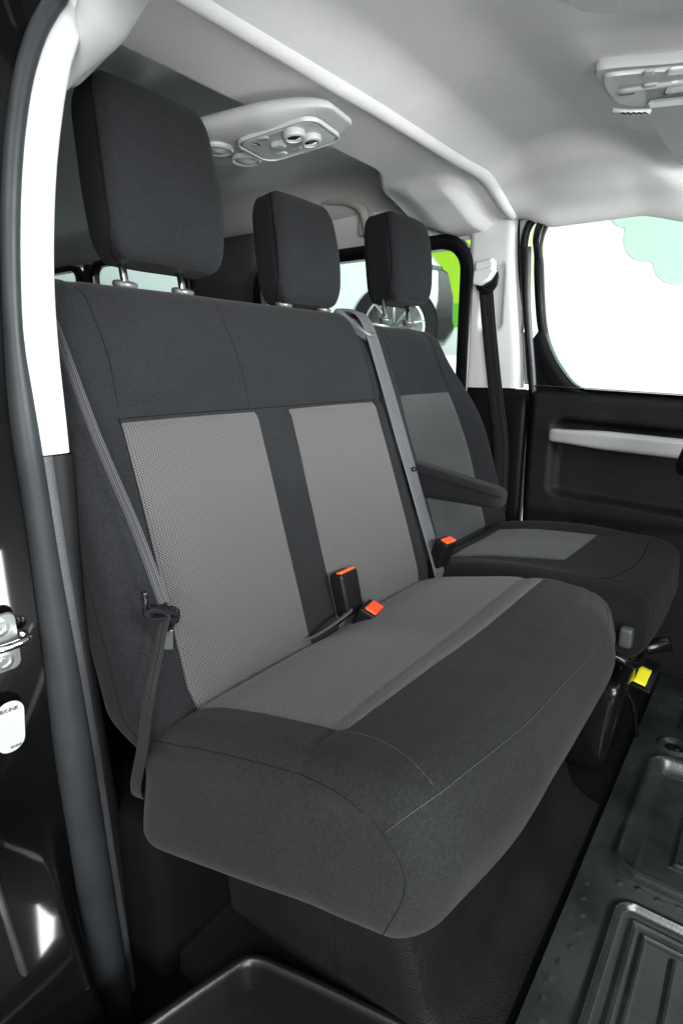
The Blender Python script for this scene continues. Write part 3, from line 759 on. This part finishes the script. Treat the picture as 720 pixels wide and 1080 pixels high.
for i, (y, segs) in enumerate([(.0165, [(-.010, -.003)]), (.012, [(-.011, .002)]), (.0075, [(-.006, .004), (.006, .010)]), (.002, [(-.012, .011)]), (-.003, [(-.013, -.009), (-.006, .0)]), (-.007, [(-.012, -.009), (.002, .005), (.007, .009)]), (-.0115, [(.002, .004), (.006, .009)]), (-.015, [(-.004, .001), (.004, .007)]), (-.0195, [(-.010, .008)])]):
    for a, b in segs:
        xx = a
        while xx < b:
            w = random.uniform(.0006, .0016); k = len(vs)
            vs += [kx((xx, y, .0012)), kx((xx + w, y, .0012)), kx((xx + w, y + .0010, .0012)), kx((xx, y + .0010, .0012))]; fs.append((k, k + 1, k + 2, k + 3)); xx += w + .0006
mesh_obj('fine_print', vs, fs, plain('grey_ink', (.30, .30, .30), .6), stk, smooth=False)

# sill, entry well, cab floor
box('cabin_floor', (-.1, 1.18, -.915), (.95, .74, .025), MAT['carpet'], van, .01)
def well():
    # step well in the door opening: rolled rim, rounded inner corner, sloping walls
    path = smooth_path([(-.640, .06, 0), (-.600, .20, 0), (-.575, .30, 0), (-.558, .37, 0), (-.540, .435, 0), (-.528, .470, 0), (-.508, .486, 0), (-.47, .496, 0), (-.40, .512, 0), (-.30, .532, 0), (-.15, .56, 0), (.10, .60, 0), (.45, .65, 0)], 8)
    prof = [(-.022, -.96), (-.020, -.90), (-.016, -.872), (-.008, -.858), (-.003, -.852), (.001, -.8505), (.006, -.854), (.010, -.862), (.020, -.895), (.032, -.935), (.040, -.951), (.052, -.957)]
    verts = []; faces = []; n = len(prof); pad_pts = []
    for i, p in enumerate(path):
        t = (path[min(i + 1, len(path) - 1)] - path[max(i - 1, 0)]).normalized(); nn = Vector((t.y, -t.x, 0))
        for d, z in prof: verts.append((p.x + nn.x * d, p.y + nn.y * d, z))
        pad_pts.append((p.x + nn.x * .05, p.y + nn.y * .05))
    for i in range(len(path) - 1):
        for j in range(n - 1): q = i * n + j; faces.append((q, q + 1, q + n + 1, q + n))
    mesh_obj('entry_step', verts, faces, MAT['bps'], van)
    pad_pts += [(.45, .02), (-.62, .02)]
    prism('step_pad', pad_pts, lambda p: Vector((p[0], p[1], -.975 + p[2])), 0, .019, MAT['grain'], van, .001)
well()
box('sill_floor', (-.2, .30, -1.03), (.60, .27, .03), MAT['seam'], van, .01)
box('sill', (-.2, .10, -1.0), (.8, .06, .16), MAT['blackpaint'], van, .03)
box('rear_floor', (-2.45, 1.1, -.93), (1.6, .78, .03), MAT['carpet'], van, .01)
box('kick_panel', (-.74, .60, -.80), (.10, .19, .14), MAT['seam'], van, .02)
# front end: dashboard, bulkhead, windscreen
def dash(p): return Vector((.78 + p[0] + .15 * (p[2] / .3), 1.12 + p[1], -.42 + p[2]))
pad('dashboard', (.20, .76, .46), (.10, .05, .12), (20, 30, 20), dash, MAT['bp'], van)
mesh_obj('windscreen', [(.62, .36, .45), (.62, 1.88, .45), (1.15, 1.88, .02), (1.15, .36, .02), (.625, .36, .456), (.625, 1.88, .456), (1.155, 1.88, .026), (1.155, .36, .026)],
         [(0, 1, 2, 3), (7, 6, 5, 4), (0, 4, 5, 1), (1, 5, 6, 2), (2, 6, 7, 3), (3, 7, 4, 0)], MAT['glass'], van, smooth=False)
# near rear side (closed sliding door) and tail
box('near_side_wall', (-2.40, .30, -.1), (1.50, .03, .85), MAT['dark_wall'], van, .02)
box('tail_wall', (-3.92, 1.1, -.15), (.03, .80, .85), MAT['dark_wall'], van, .02)
# grab handle (far rear)
gh = thing('grab_handle', 'beige grab handle on the far roof side behind the second headrest', 'handle', (-1.39, 1.84, .52))
tube('handle_bar', smooth_path([(-1.62, 1.855, .50), (-1.60, 1.82, .56), (-1.54, 1.80, .590), (-1.40, 1.80, .575), (-1.29, 1.805, .555), (-1.245, 1.82, .52), (-1.25, 1.855, .45)], 6), .017, MAT['beige'], gh, 12)
for x in (-1.60, -1.26): box('handle_mount', (x, 1.855, .49), (.028, .012, .04), MAT['beige'], gh, .01)

# ------------------------------------------------------------------ rear roof console
rc = thing('roof_console', 'long rounded rear console with dials on the rear lining behind the cross rail', 'console', (-.84, .88, .44))
KH = (.190, .096, .023)
ROTK = Matrix.Rotation(math.radians(8), 3, 'Z')
def kc_xf(p):
    k = p[0] / KH[0]
    w = 1 - .30 * sst(.3, 1, k)
    v = ROTK @ Vector((p[0], p[1] * w, 0))
    return Vector((-.902, .946, .445)) + v + Vector((0, 0, p[2] + (.016 * sst(.3, 1, k) * max(0, -p[2] / KH[2]))))
KR = (.07, .05, .021)
pad('console_body', KH, KR, (40, 30, 14), kc_xf, MAT['congrey'], rc)
def kt(x, y, z=0):  # point on console underside, local x,y ; z outward (down)
    return surf([x, y, -KH[2]], KH, KR, kc_xf, None, z)
def kframe(x, y, z=0):
    a = kt(x, y); bx = (kt(x + .004, y) - a).normalized(); by = (kt(x, y + .004) - a).normalized(); n = bx.cross(by)
    if n.z > 0: n = -n
    return frame_xf(a + n * z, bx, by, n)
pf = kframe(.072, .002)
ring_prism('panel_rim', rrect(.090, .062, .030), rrect(.086, .058, .027), pf, -.004, .003, MAT['conface'], rc, .001)
prism('control_panel', rrect(.080, .052, .020), pf, -.004, .0022, MAT['conface'], rc, .001)
for (x, y) in ((.104, -.034), (.116, .010)):
    kb = lathe('dial', [(.020, 0), (.0205, .010), (.019, .014), (.015, .015), (.014, .012), (.006, .012)], kframe(x, y, .002), MAT['white'], rc, 30)
    lathe('dial_face', [(.0135, .0125), (.012, .0135), (.004, .0135)], kframe(x, y, .002), MAT['chrome'], kb, 24)
lathe('socket', [(.011, 0), (.011, .004), (.008, .004), (.007, .001)], kframe(.013, -.028, .002), MAT['bpg'], rc, 22)
lathe('socket_pin', [(.003, 0), (.003, .005)], kframe(.013, -.028, .002), MAT['chrome'], rc, 10)
pad('rocker_switch', (.015, .010, .007), (.006, .006, .004), (10, 8, 6), kframe(.056, -.008, .005), MAT['conface'], rc)
pad('switch_recess', (.028, .012, .002), (.008, .008, .0015), (10, 8, 4), kframe(.035, .000, .003), MAT['white'], rc)
pad('indicator_lens', (.013, .008, .003), (.008, .006, .002), (10, 8, 4), kframe(.030, .038, .004), plain('mint_lens', (.5, .72, .62), .15), rc)
for (x, y) in ((.045, -.042), (.070, .035)): pad('push_button', (.010, .006, .003), (.004, .004, .002), (8, 6, 4), kframe(x, y, .003), MAT['white'], rc)
for (x, y) in ((-.070, -.036), (-.058, .040)):
    v = lathe('air_vent', [(.031, -.002), (.032, .003), (.028, .006), (.024, .003), (.016, .005), (.008, .008), (.003, .009)], kframe(x, y, .001), MAT['conface'], rc, 36)

# ------------------------------------------------------------------ front console, visors
fc = thing('overhead_console', 'light grey map lamp console between the two sun visors', 'console', (-.2, 1.1, .45))
Fz = .435
def fxf(x, y): return Vector((x, y, Fz))
fo = [(-.306, 1.085), (-.298, 1.070), (-.27, 1.078), (-.19, 1.118), (-.06, 1.17), (.05, 1.21), (.05, 1.40), (-.10, 1.345), (-.21, 1.292), (-.268, 1.255), (-.302, 1.21), (-.309, 1.14)]
fo = [(a - .012, b + .035) for a, b in fo]
foc = [(v.x, v.y) for v in smooth_path([(a, b, 0) for a, b in fo + fo[:1]], 5)][:-1]
fdown = lambda p: Vector((p[0] * 1.04, p[1] * 1.04, .488 - p[2]))
prism('console_base', foc, fdown, -.01, .011, MAT['congrey'], fc, .005)
cxm = sum(p[0] for p in foc) / len(foc); cym = sum(p[1] for p in foc) / len(foc)
prism('console_face', [(cxm + (p[0] - cxm) * .93, cym + (p[1] - cym) * .86) for p in foc], fdown, .006, .017, MAT['conface'], fc, .006)
tube('moulded_ridge', smooth_path([(-.308, 1.232, .470), (-.229, 1.251, .469), (-.125, 1.284, .469), (.03, 1.347, .469)], 5), .005, MAT['conface'], fc, 10)
def fpad(name, x, y, hx_, hy_, m, a=20, hz_=.0028):
    R = Matrix.Rotation(math.radians(a), 3, 'Z'); x = (x - .036) * 1.04; y = (y + .070) * 1.04; pad(name, (hx_, hy_, hz_), (min(hx_, .006) * .9, min(hy_, .006) * .9, hz_ * .9), (10, 8, 4), lambda p: Vector((x, y, .469)) + R @ Vector(p), m, fc)
fpad('microphone_grille', -.248, 1.128, .014, .006, plain('grille_grey', (.16, .16, .16), .6), 25)
fpad('lamp_button', -.205, 1.072, .009, .009, MAT['conface'])
fpad('reading_lamp', -.165, 1.092, .018, .012, MAT['lens'])
fpad('dome_lamp', -.155, 1.160, .040, .022, MAT['lens'])
fpad('lamp_button', -.212, 1.122, .012, .009, MAT['conface'])
for k in range(3): fpad('lamp_tab', -.195 + .018 * k, 1.168 + .006 * k, .004, .003, MAT['dkgr'])
def visor(label, outline, z=.455, t=.013):
    o = thing('sun_visor', label, 'sun visor', (outline[0][0], outline[0][1], z + .01), None)
    pts = [(v.x, v.y) for v in smooth_path([(a, b, 0) for a, b in outline + outline[:1]], 4)][:-1]
    prism('visor_pad', pts, lambda p: Vector((p[0], p[1], z + .02 - p[2])), 0, t, MAT['visor'], o, .006)
    return o
v1 = visor('grey sun visor on the passenger side, at the top edge of the view', [(-.30, .52), (-.308, .7), (-.305, .85), (-.300, .905), (-.28, .945), (-.18, 1.015), (-.05, 1.075), (.04, 1.09), (.05, .9), (.04, .5), (-.1, .48)])
v2 = visor('grey sun visor on the driver side beside the map lamp console', [(-.268, 1.290), (-.280, 1.31), (-.278, 1.40), (-.274, 1.53), (-.262, 1.69), (-.2, 1.68), (.03, 1.72), (.05, 1.6), (.04, 1.44), (-.10, 1.355)], .447)
cp = tube('visor_clip', [(-.318, 1.245, .447), (-.295, 1.265, .445), (-.262, 1.285, .445)], .0045, MAT['conface'], v2, 10)
vs = []; fs = []
for k in range(5): tube('clip_rib', [(-.302 + .008 * k, 1.250 + .0055 * k, .4412), (-.297 + .008 * k, 1.262 + .0055 * k, .4412)], .0012, MAT['ink'], cp, 6)

# ------------------------------------------------------------------ driver door
dd = thing('driver_door', 'far door with a black panel, silver strip, map pocket and a wide bright window', 'door', (-.1, 1.9, -.9))
def doorp():
    # lower panel as a relief over X,Z: ledge, strip bed, pocket
    verts = []; faces = []; nx, nz = 130, 110
    def sd(x, z, cx, cz, hx_, hz_, r):
        dx = abs(x - cx) - hx_ + r; dz = abs(z - cz) - hz_ + r
        return math.hypot(max(dx, 0), max(dz, 0)) + min(max(dx, dz), 0) - r
    for i in range(nx + 1):
        x = -.628 + 1.25 * i / nx
        top = -.055 - .048 * (x + .6)
        for j in range(nz + 1):
            k = j / nz; z = top + (-.88 - top) * k
            y = 1.815
            d = top - z
            y += .055 * (1 - sst(0, .03, d)) ** 1.5 * 1.0
            xs = x + .628; y += .03 * (1 - sst(0, .02, xs))
            pz = -.285 - .05 * (x + .5)
            y += .040 * sst(.006, -.012, sd(x, z, .05, pz + .02, .595, .115, .03))
            y += .008 * sst(-.42, -.46, z)
            verts.append((x, y, z))
    for i in range(nx):
        for j in range(nz): q = i * (nz + 1) + j; faces.append((q, q + nz + 1, q + nz + 2, q + 1))
    return mesh_obj('door_panel', verts, faces, MAT['grain'], dd)
doorp()
box('door_core', (-.0, 1.90, -.48), (.62, .02, .40), MAT['bp'], dd, .01)
hfield('door_ledge', lambda x, y: -.053 - .048 * (x + .6) + .002 * g(y - 1.86, .02), -.62, .62, 20, 1.835, 1.90, 6, MAT['greytrim'], dd)
def stripx(p):
    x = p[0] + .02
    return Vector((x, 1.818 + p[1], -.197 - .045 * (x + .55) + p[2] * (1 - .25 * sst(-.4, -.56, p[0]))))
pad('silver_strip', (.575, .016, .027), (.016, .012, .012), (50, 8, 10), stripx, MAT['satin'], dd)
box('window_switch_bezel', (-.19, 1.875, -.078), (.10, .012, .004), MAT['bpg'], dd, .003)
# window frame and pane, corner cheek
def dwin():
    inner = []
    ctr = [(-.632, .30), (-.640, .36), (-.620, .415), (-.575, .438), (-.45, .436), (-.20, .418), (.25, .34), (.55, .15), (.60, -.05), (.50, -.085), (.0, -.09), (-.30, -.082), (-.44, -.072), (-.500, -.050), (-.548, .000), (-.585, .060), (-.606, .12), (-.620, .20)]
    P = smooth_path([(a, 0, b) for a, b in ctr + ctr[:1]], 5)[:-1]
    inner = [(p.x, p.z) for p in P]
    outer = []
    for (x, z) in inner:
        ox = x; oz = z
        if x < -.45:
            t = sst(-.45, -.60, x); ox = x - .022 * t
            if z > .3: oz = z + .02
            elif z < .1: ox = x - .05 * sst(-.45, -.52, x); oz = z - .02
        else: oz = z + (.03 if z > .2 else -.03)
        outer.append((ox, oz))
    xf = lambda p: Vector((p[0], 1.862 - p[2], p[1]))
    f = ring_prism('window_frame', outer, inner, xf, -.02, .012, MAT['bpg'], dd, .003)
    prism('window_pane', [(x * 1.01, z) for x, z in inner], xf, -.010, -.006, MAT['glass'], f, .0005)
dwin()
prism('corner_cheek', [(-.645, .06), (-.625, .06), (-.600, .02), (-.565, -.035), (-.520, -.072), (-.60, -.080), (-.640, -.080)], lambda p: Vector((p[0], 1.862 - p[2], p[1])), -.01, .010, MAT['bpg'], dd, .003)
tube('window_channel', smooth_path([(-.672, 1.852, .35), (-.664, 1.850, .22), (-.648, 1.848, .10), (-.632, 1.848, .0), (-.622, 1.848, -.075)], 6), .0085, MAT['dkgr'], dd, 10)

# steering wheel just entering the view
sw = thing('steering_wheel', 'black steering wheel rim just entering at the right edge', 'steering wheel', (-.08, 1.45, -.1))
c = Vector((-.080, 1.45, -.03)); sa = Vector((0, 1, 0)); sb_ = Vector((math.sin(.5), 0, math.cos(.5))) * -1; sb_ = Vector((-.45, 0, .89))
sb_ = Vector((-.62, 0, .78)) if False else Vector((.35, 0, .94))
tube('rim', [c + sa * math.cos(a) * .19 + Vector((-.9, 0, .43)) * 0 + sb_ * math.sin(a) * .19 for a in [2 * PI * k / 64 for k in range(64)]], .017, MAT['bpg'], sw, 14, closed=True)
box('hub', c + Vector((.03, 0, -.01)), (.03, .07, .07), MAT['bp'], sw, .02)
tube('column', [c + Vector((.03, 0, 0)), c + Vector((.5, 0, -.15))], .04, MAT['bp'], sw, 14)
for s in (-1, 1): tube('spoke', [c + sa * s * .18, c + Vector((.02, 0, 0)) + sa * s * .05], .014, MAT['bp'], sw, 10)

# ------------------------------------------------------------------ floor items
mt = thing('floor_mat', 'dark green grey moulded floor covering with nested raised ribs, in front of the bench', 'floor mat', (.2, 1.1, -.88))
def sdr(x, y, cx, cy, hx_, hy_, r):
    dx = abs(x - cx) - hx_ + r; dy = abs(y - cy) - hy_ + r
    return math.hypot(max(dx, 0), max(dy, 0)) + min(max(dx, dy), 0) - r
dots = [(-.148 + .008 * math.sin(k), .55 + .034 * k) for k in range(12)] + [(-.11 + .03 * k, .958 + .006 * (k % 2)) for k in range(8)]
def matz(x, y):
    z = -.866
    # lower panel: nested ribs (near)
    d1 = sdr(x, y, .16, .665, .262, .257, .028)
    z += .007 * g(d1, .0055) - .004 * sst(.0, -.01, d1)
    d2 = d1 + .028; z += .005 * g(d2, .0035)
    d3 = d1 + .045; z += .004 * g(d3, .003)
    if d3 < -.012:
        fx = (x + .03) % .034 - .017
        e = sst(-.012, -.022, d3); z += .004 * g(fx, .0028) * e
    # step bar and upper pocket (far)
    d4 = sdr(x, y, .14, 1.185, .262, .190, .035)
    z += .009 * g(d4 - .002, .010) - .020 * sst(.0, -.03, d4)
    d5 = d4 + .085; z += .006 * g(d5, .005)
    d6 = d5 + .022; z += .004 * g(d6, .003)
    for (a, b) in dots:
        if abs(x - a) < .012 and abs(y - b) < .012: z += .0012 * g(math.hypot(x - a, y - b), .0030)
    d7 = math.hypot(x + .090, y - 1.440); z += .006 * g(d7 - .030, .006) - .006 * sst(.022, .014, d7)
    d8 = sdr(x, y, .14, 1.66, .225, .15, .03); z += .008 * g(d8, .006) - .012 * sst(0, -.02, d8)
    return z
hfield('mat_sheet', matz, -.172, .42, 230, .40, 1.80, 470, MAT['mat'], mt)
lathe('fixing_button', [(.016, 0), (.017, .004), (.012, .007), (.006, .005)], ident((-.090, 1.440, -.872)), MAT['bpg'], mt, 24)

hb = thing('parking_brake_lever', 'black lever box with a bright yellow tag on the floor beside the driver seat', 'brake lever', (-.25, 1.40, -.88))
def hbx(p): return Vector((-.265, 1.31, -.76)) + Vector((p[0] + .12 * p[2], p[1], p[2]))
pad('housing', (.075, .085, .115), (.025, .025, .04), (18, 18, 22), hbx, MAT['bpg'], hb)
tube('lever_arm', [(-.26, 1.44, -.80), (-.225, 1.46, -.70), (-.185, 1.475, -.655), (-.13, 1.48, -.63)], .018, MAT['bpg'], hb, 14)
R2 = Matrix.Rotation(math.radians(-24), 3, 'Y')
R2 = Matrix.Rotation(math.radians(12), 3, 'Y') @ Matrix.Rotation(math.radians(14), 3, 'X')
box('lever_plate', (-.165, 1.420, -.696), (.022, .055, .005), MAT['bps'], hb, .003, R2)
box('warning_tag', Vector((-.170, 1.400, -.696)) + R2 @ Vector((0, 0, .0068)), (.013, .030, .0012), MAT['yellow'], hb, .001, R2, 2)
tube('cable', smooth_path([(-.20, 1.25, -.66), (-.18, 1.28, -.68), (-.17, 1.33, -.74), (-.16, 1.36, -.82)], 5), .005, MAT['bpg'], hb, 8)

# ------------------------------------------------------------------ second row seat (behind)
rs = thing('rear_seat', 'dark second row seat just visible behind the bench headrests', 'seat', (-2.0, 1.1, -.88))
pad('backrest', (.07, .62, .33), (.05, .06, .06), (10, 40, 20), ident((-2.05, 1.15, -.19)), MAT['fab'], rs)
pad('cushion', (.25, .62, .09), (.06, .06, .06), (16, 40, 10), ident((-1.80, 1.15, -.50)), MAT['fab'], rs)
for y in (1.12, 1.44): pad('headrest', (.045, .12, .055), (.03, .04, .04), (12, 16, 16), ident((-2.06, y, .195)), MAT['fab'], rs)
for x in (-2.05, -1.75): box('leg', (x, 1.15, -.74), (.03, .5, .16), MAT['bp'], rs, .01)

# ------------------------------------------------------------------ showroom
def plane(name, pts, m, kind=None, t=None):
    o = mesh_obj(name, pts, [tuple(range(len(pts)))], m, None, smooth=False)
    if kind: tag(o, kind=kind)
    return o
GZ = -1.45
plane('floor', [(-14, -8, GZ), (12, -8, GZ), (12, 7, GZ), (-14, 7, GZ)], MAT['floorw'], 'structure')
w = box('wall', (-1, 6.05, .6), (13, .05, 2.05), MAT['wall'], None, .01); tag(w, kind='structure')
box('wall', (-13.2, 0, .6), (.05, 8, 2.05), MAT['wall'], None, .01); tag(bpy.data.objects['wall.001'], kind='structure')
def lobes(cx, cz, R, n, amp, ph=0, sx=1, sz=1):
    out = []
    for k in range(160):
        a = 2 * PI * k / 160; r = R * (1 - amp + amp * abs(math.sin(n * a / 2 + ph)) ** .7 * 1.0)
        out.append((cx + sx * r * math.cos(a), cz + sz * r * math.sin(a)))
    return out
YW = lambda y: (lambda p: Vector((p[0], y - p[2], p[1])))
m1 = prism('tree_mural', lobes(-.42, 1.70, 1.12, 17, .09, .3), YW(5.998), 0, .012, MAT['mint'], None, .002)
tag(m1, 'pale mint scalloped tree crown painted on the white wall beyond the driver window', 'wall graphic')
m2 = thing('leaf_mural', 'small pale lime leaf shape just inside the rear edge of the driver window', 'wall graphic', (-2.1, 5.98, 1.0))
prism('leaf', [(-2.14 + .12 * math.cos(a) , 1.12 + .32 * math.sin(a)) for a in [2 * PI * k / 40 for k in range(40)]], YW(5.998), 0, .012, plain('faint_lime', (.70, .86, .50), .7, .02), m2, .002)
m3 = thing('green_mural', 'bright lime and leaf green painted wall panel seen through the second row window', 'wall graphic', (-4, 5.9, .8))
prism('lime_field', [(-3.62, .66), (-3.52, 1.0), (-3.36, 1.32), (-3.25, 1.7), (-2.4, 1.7), (-2.4, .66)], YW(5.99), 0, .012, MAT['lime'], m3, .002)
prism('leaf_field', [(-3.7, .66), (-2.4, .66), (-2.4, .42), (-3.7, .42)], YW(5.988), 0, .013, MAT['green'], m3, .002)
m4 = thing('green_banner', 'green floor banner far behind, in the gap under the raised headrest', 'banner', (-7.4, 5.9, 1.0))
prism('banner_cloth', [(-7.40, -.4), (-7.05, -.4), (-7.05, 1.9), (-7.36, 1.9)], YW(5.98), 0, .02, MAT['green'], m4, .002)

# display car on a white podium beyond the second row window
pod = box('podium', (-3.65, 4.0, -.68), (2.0, 1.75, .76), MAT['wall'], None, .02)
tag(pod, 'white display podium carrying the parked car, beyond the van side window', 'podium')
car = thing('parked_car', 'pale silver car on the podium, its spoked wheel and dark tail showing', 'car', (-3.3, 4.6, .0))
CY = 4.10
CL = Vector((.89, .456, 0)); CW = Vector((-.456, .89, 0))
def carw(y): return lambda p: Vector((-2.0, 4.1, 0)) + CL * (p[0] + 2.0) + CW * ((y - p[2]) - CY) + Vector((0, 0, p[1]))
prism('body', [(-5.6, .18), (-5.6, .62), (-4.9, .80), (-4.3, 1.20), (-3.3, 1.24), (-2.9, 1.08), (-2.55, .93), (-2.32, .86), (-2.16, .78), (-2.07, .66), (-2.04, .45), (-2.08, .20)], carw(5.5), -.0, 5.5 - CY, MAT['whitepaint'], car, .06)
prism('tail_lamp', [(-2.13, .71), (-2.06, .66), (-2.015, .50), (-2.01, .30), (-2.16, .28), (-2.12, .48)], carw(5.3), 0, 5.3 - CY + .02, MAT['bpg'], car, .015)
prism('bumper', [(-2.30, .30), (-2.02, .36), (-2.00, .28), (-2.06, .20), (-2.30, .18)], carw(5.4), 0, 5.4 - CY + .03, MAT['bpg'], car, .02)
prism('side_window', [(-4.5, .84), (-4.15, 1.10), (-3.3, 1.14), (-2.95, .98), (-2.90, .88)], carw(CY + .004), 0, .012, MAT['bpg'], car, .004)
prism('spoiler', [(-2.36, .755), (-2.10, .70), (-2.10, .675), (-2.36, .715)], carw(5.4), 0, 5.4 - CY + .03, MAT['bpg'], car, .008)
for wx in (-2.434, -4.75):
    wxf = frame_xf(Vector((-2.0, 4.1, .29)) + CL * (wx + 2.0) - CW * .01, CL, (0, 0, 1), -CW)
    wl = lathe('wheel', [(.20, -.15), (.31, -.14), (.325, -.05), (.32, .02), (.30, .045), (.228, .05), (.222, .03)], wxf, MAT['cdark'], car, 48)
    rm = lathe('rim', [(.224, .03), (.224, .05), (.208, .052), (.200, .03), (.05, .01)], wxf, MAT['steel'], wl, 48)
    for k in range(9):
        a = 2 * PI * k / 9 + .2
        tube('spoke', [wxf((.03 * math.cos(a), .03 * math.sin(a), .035)), wxf((.225 * math.cos(a), .225 * math.sin(a), .045))], .010, MAT['steel'], wl, 8)
    lathe('wheel_back', [(.22, .0), (.22, .012), (.01, .012)], wxf, MAT['cdark'], wl, 30)

# ------------------------------------------------------------------ light
W = bpy.data.worlds.new('World'); S.world = W; W.use_nodes = True
bg = W.node_tree.nodes['Background']; bg.inputs[0].default_value = (.93, .98, 1.0, 1); wt = W.node_tree
tc = N(wt, 'ShaderNodeTexCoord'); sx_n = N(wt, 'ShaderNodeSeparateXYZ'); wt.links.new(tc.outputs['Generated'], sx_n.inputs[0])
upf = ramp(wt, sx_n.outputs[2], -.05, .45); farf = ramp(wt, sx_n.outputs[1], -.25, .25)
wt.links.new(M(wt, 'ADD', .12, M(wt, 'MULTIPLY', M(wt, 'MAXIMUM', upf, farf), 1.15)), bg.inputs[1])
def area(name, loc, target, sx_, sy_, power, col=(1, 1, 1)):
    l = bpy.data.lights.new(name, 'AREA'); l.shape = 'RECTANGLE'; l.size = sx_; l.size_y = sy_; l.energy = power; l.color = col
    o = bpy.data.objects.new(name, l); COL.objects.link(o); o.location = loc
    o.rotation_euler = (Vector(target) - Vector(loc)).to_track_quat('-Z', 'Y').to_euler()
    return o
area('showroom_softbox', (1.2, -2.4, 1.9), (-.4, .8, -.1), 2.6, 1.2, 150)
area('front_softbox', (3.0, 1.1, .62), (-.6, 1.1, .1), 2.0, .6, 480, (.97, .985, 1))
area('added_front_ceiling_fill', (2.2, 1.1, .12), (-.5, 1.1, .52), 1.8, .35, 34)  # added fill shining in over the dashboard to lift the headliner, not a real fixture
area('added_post_highlight', (1.5, -.25, -1.13), (-.68, .30, -.78), .08, .46, 14)  # unseen lamp added so the black door post reflects a white streak
area('added_door_ceiling_fill', (1.5, -1.2, .0), (-.3, 1.3, .6), 1.6, .8, 95)  # added fill aimed up through the open door to brighten the headliner

# ------------------------------------------------------------------ camera
f, vx, vy = 620.0, 830.0, 388.0
pitch = math.atan((540 - vy) / f)
a_, b_ = (vx - 360) / f, (540 - vy) / f
yaw = math.atan2(a_, math.cos(pitch) + math.sin(pitch) * b_)
cam = bpy.data.cameras.new('camera'); co = bpy.data.objects.new('camera', cam); COL.objects.link(co)
cam.sensor_fit = 'VERTICAL'; cam.sensor_height = 36; cam.lens = f / 1080 * 36; cam.clip_start = .02; cam.clip_end = 200
co.rotation_euler = (PI / 2 - pitch, 0, yaw)
cam.dof.use_dof = True; cam.dof.focus_distance = 1.0; cam.dof.aperture_fstop = 18
S.camera = co
S.view_settings.view_transform = 'Standard'; S.view_settings.look = 'None'; S.view_settings.exposure = 0; S.view_settings.gamma = 1
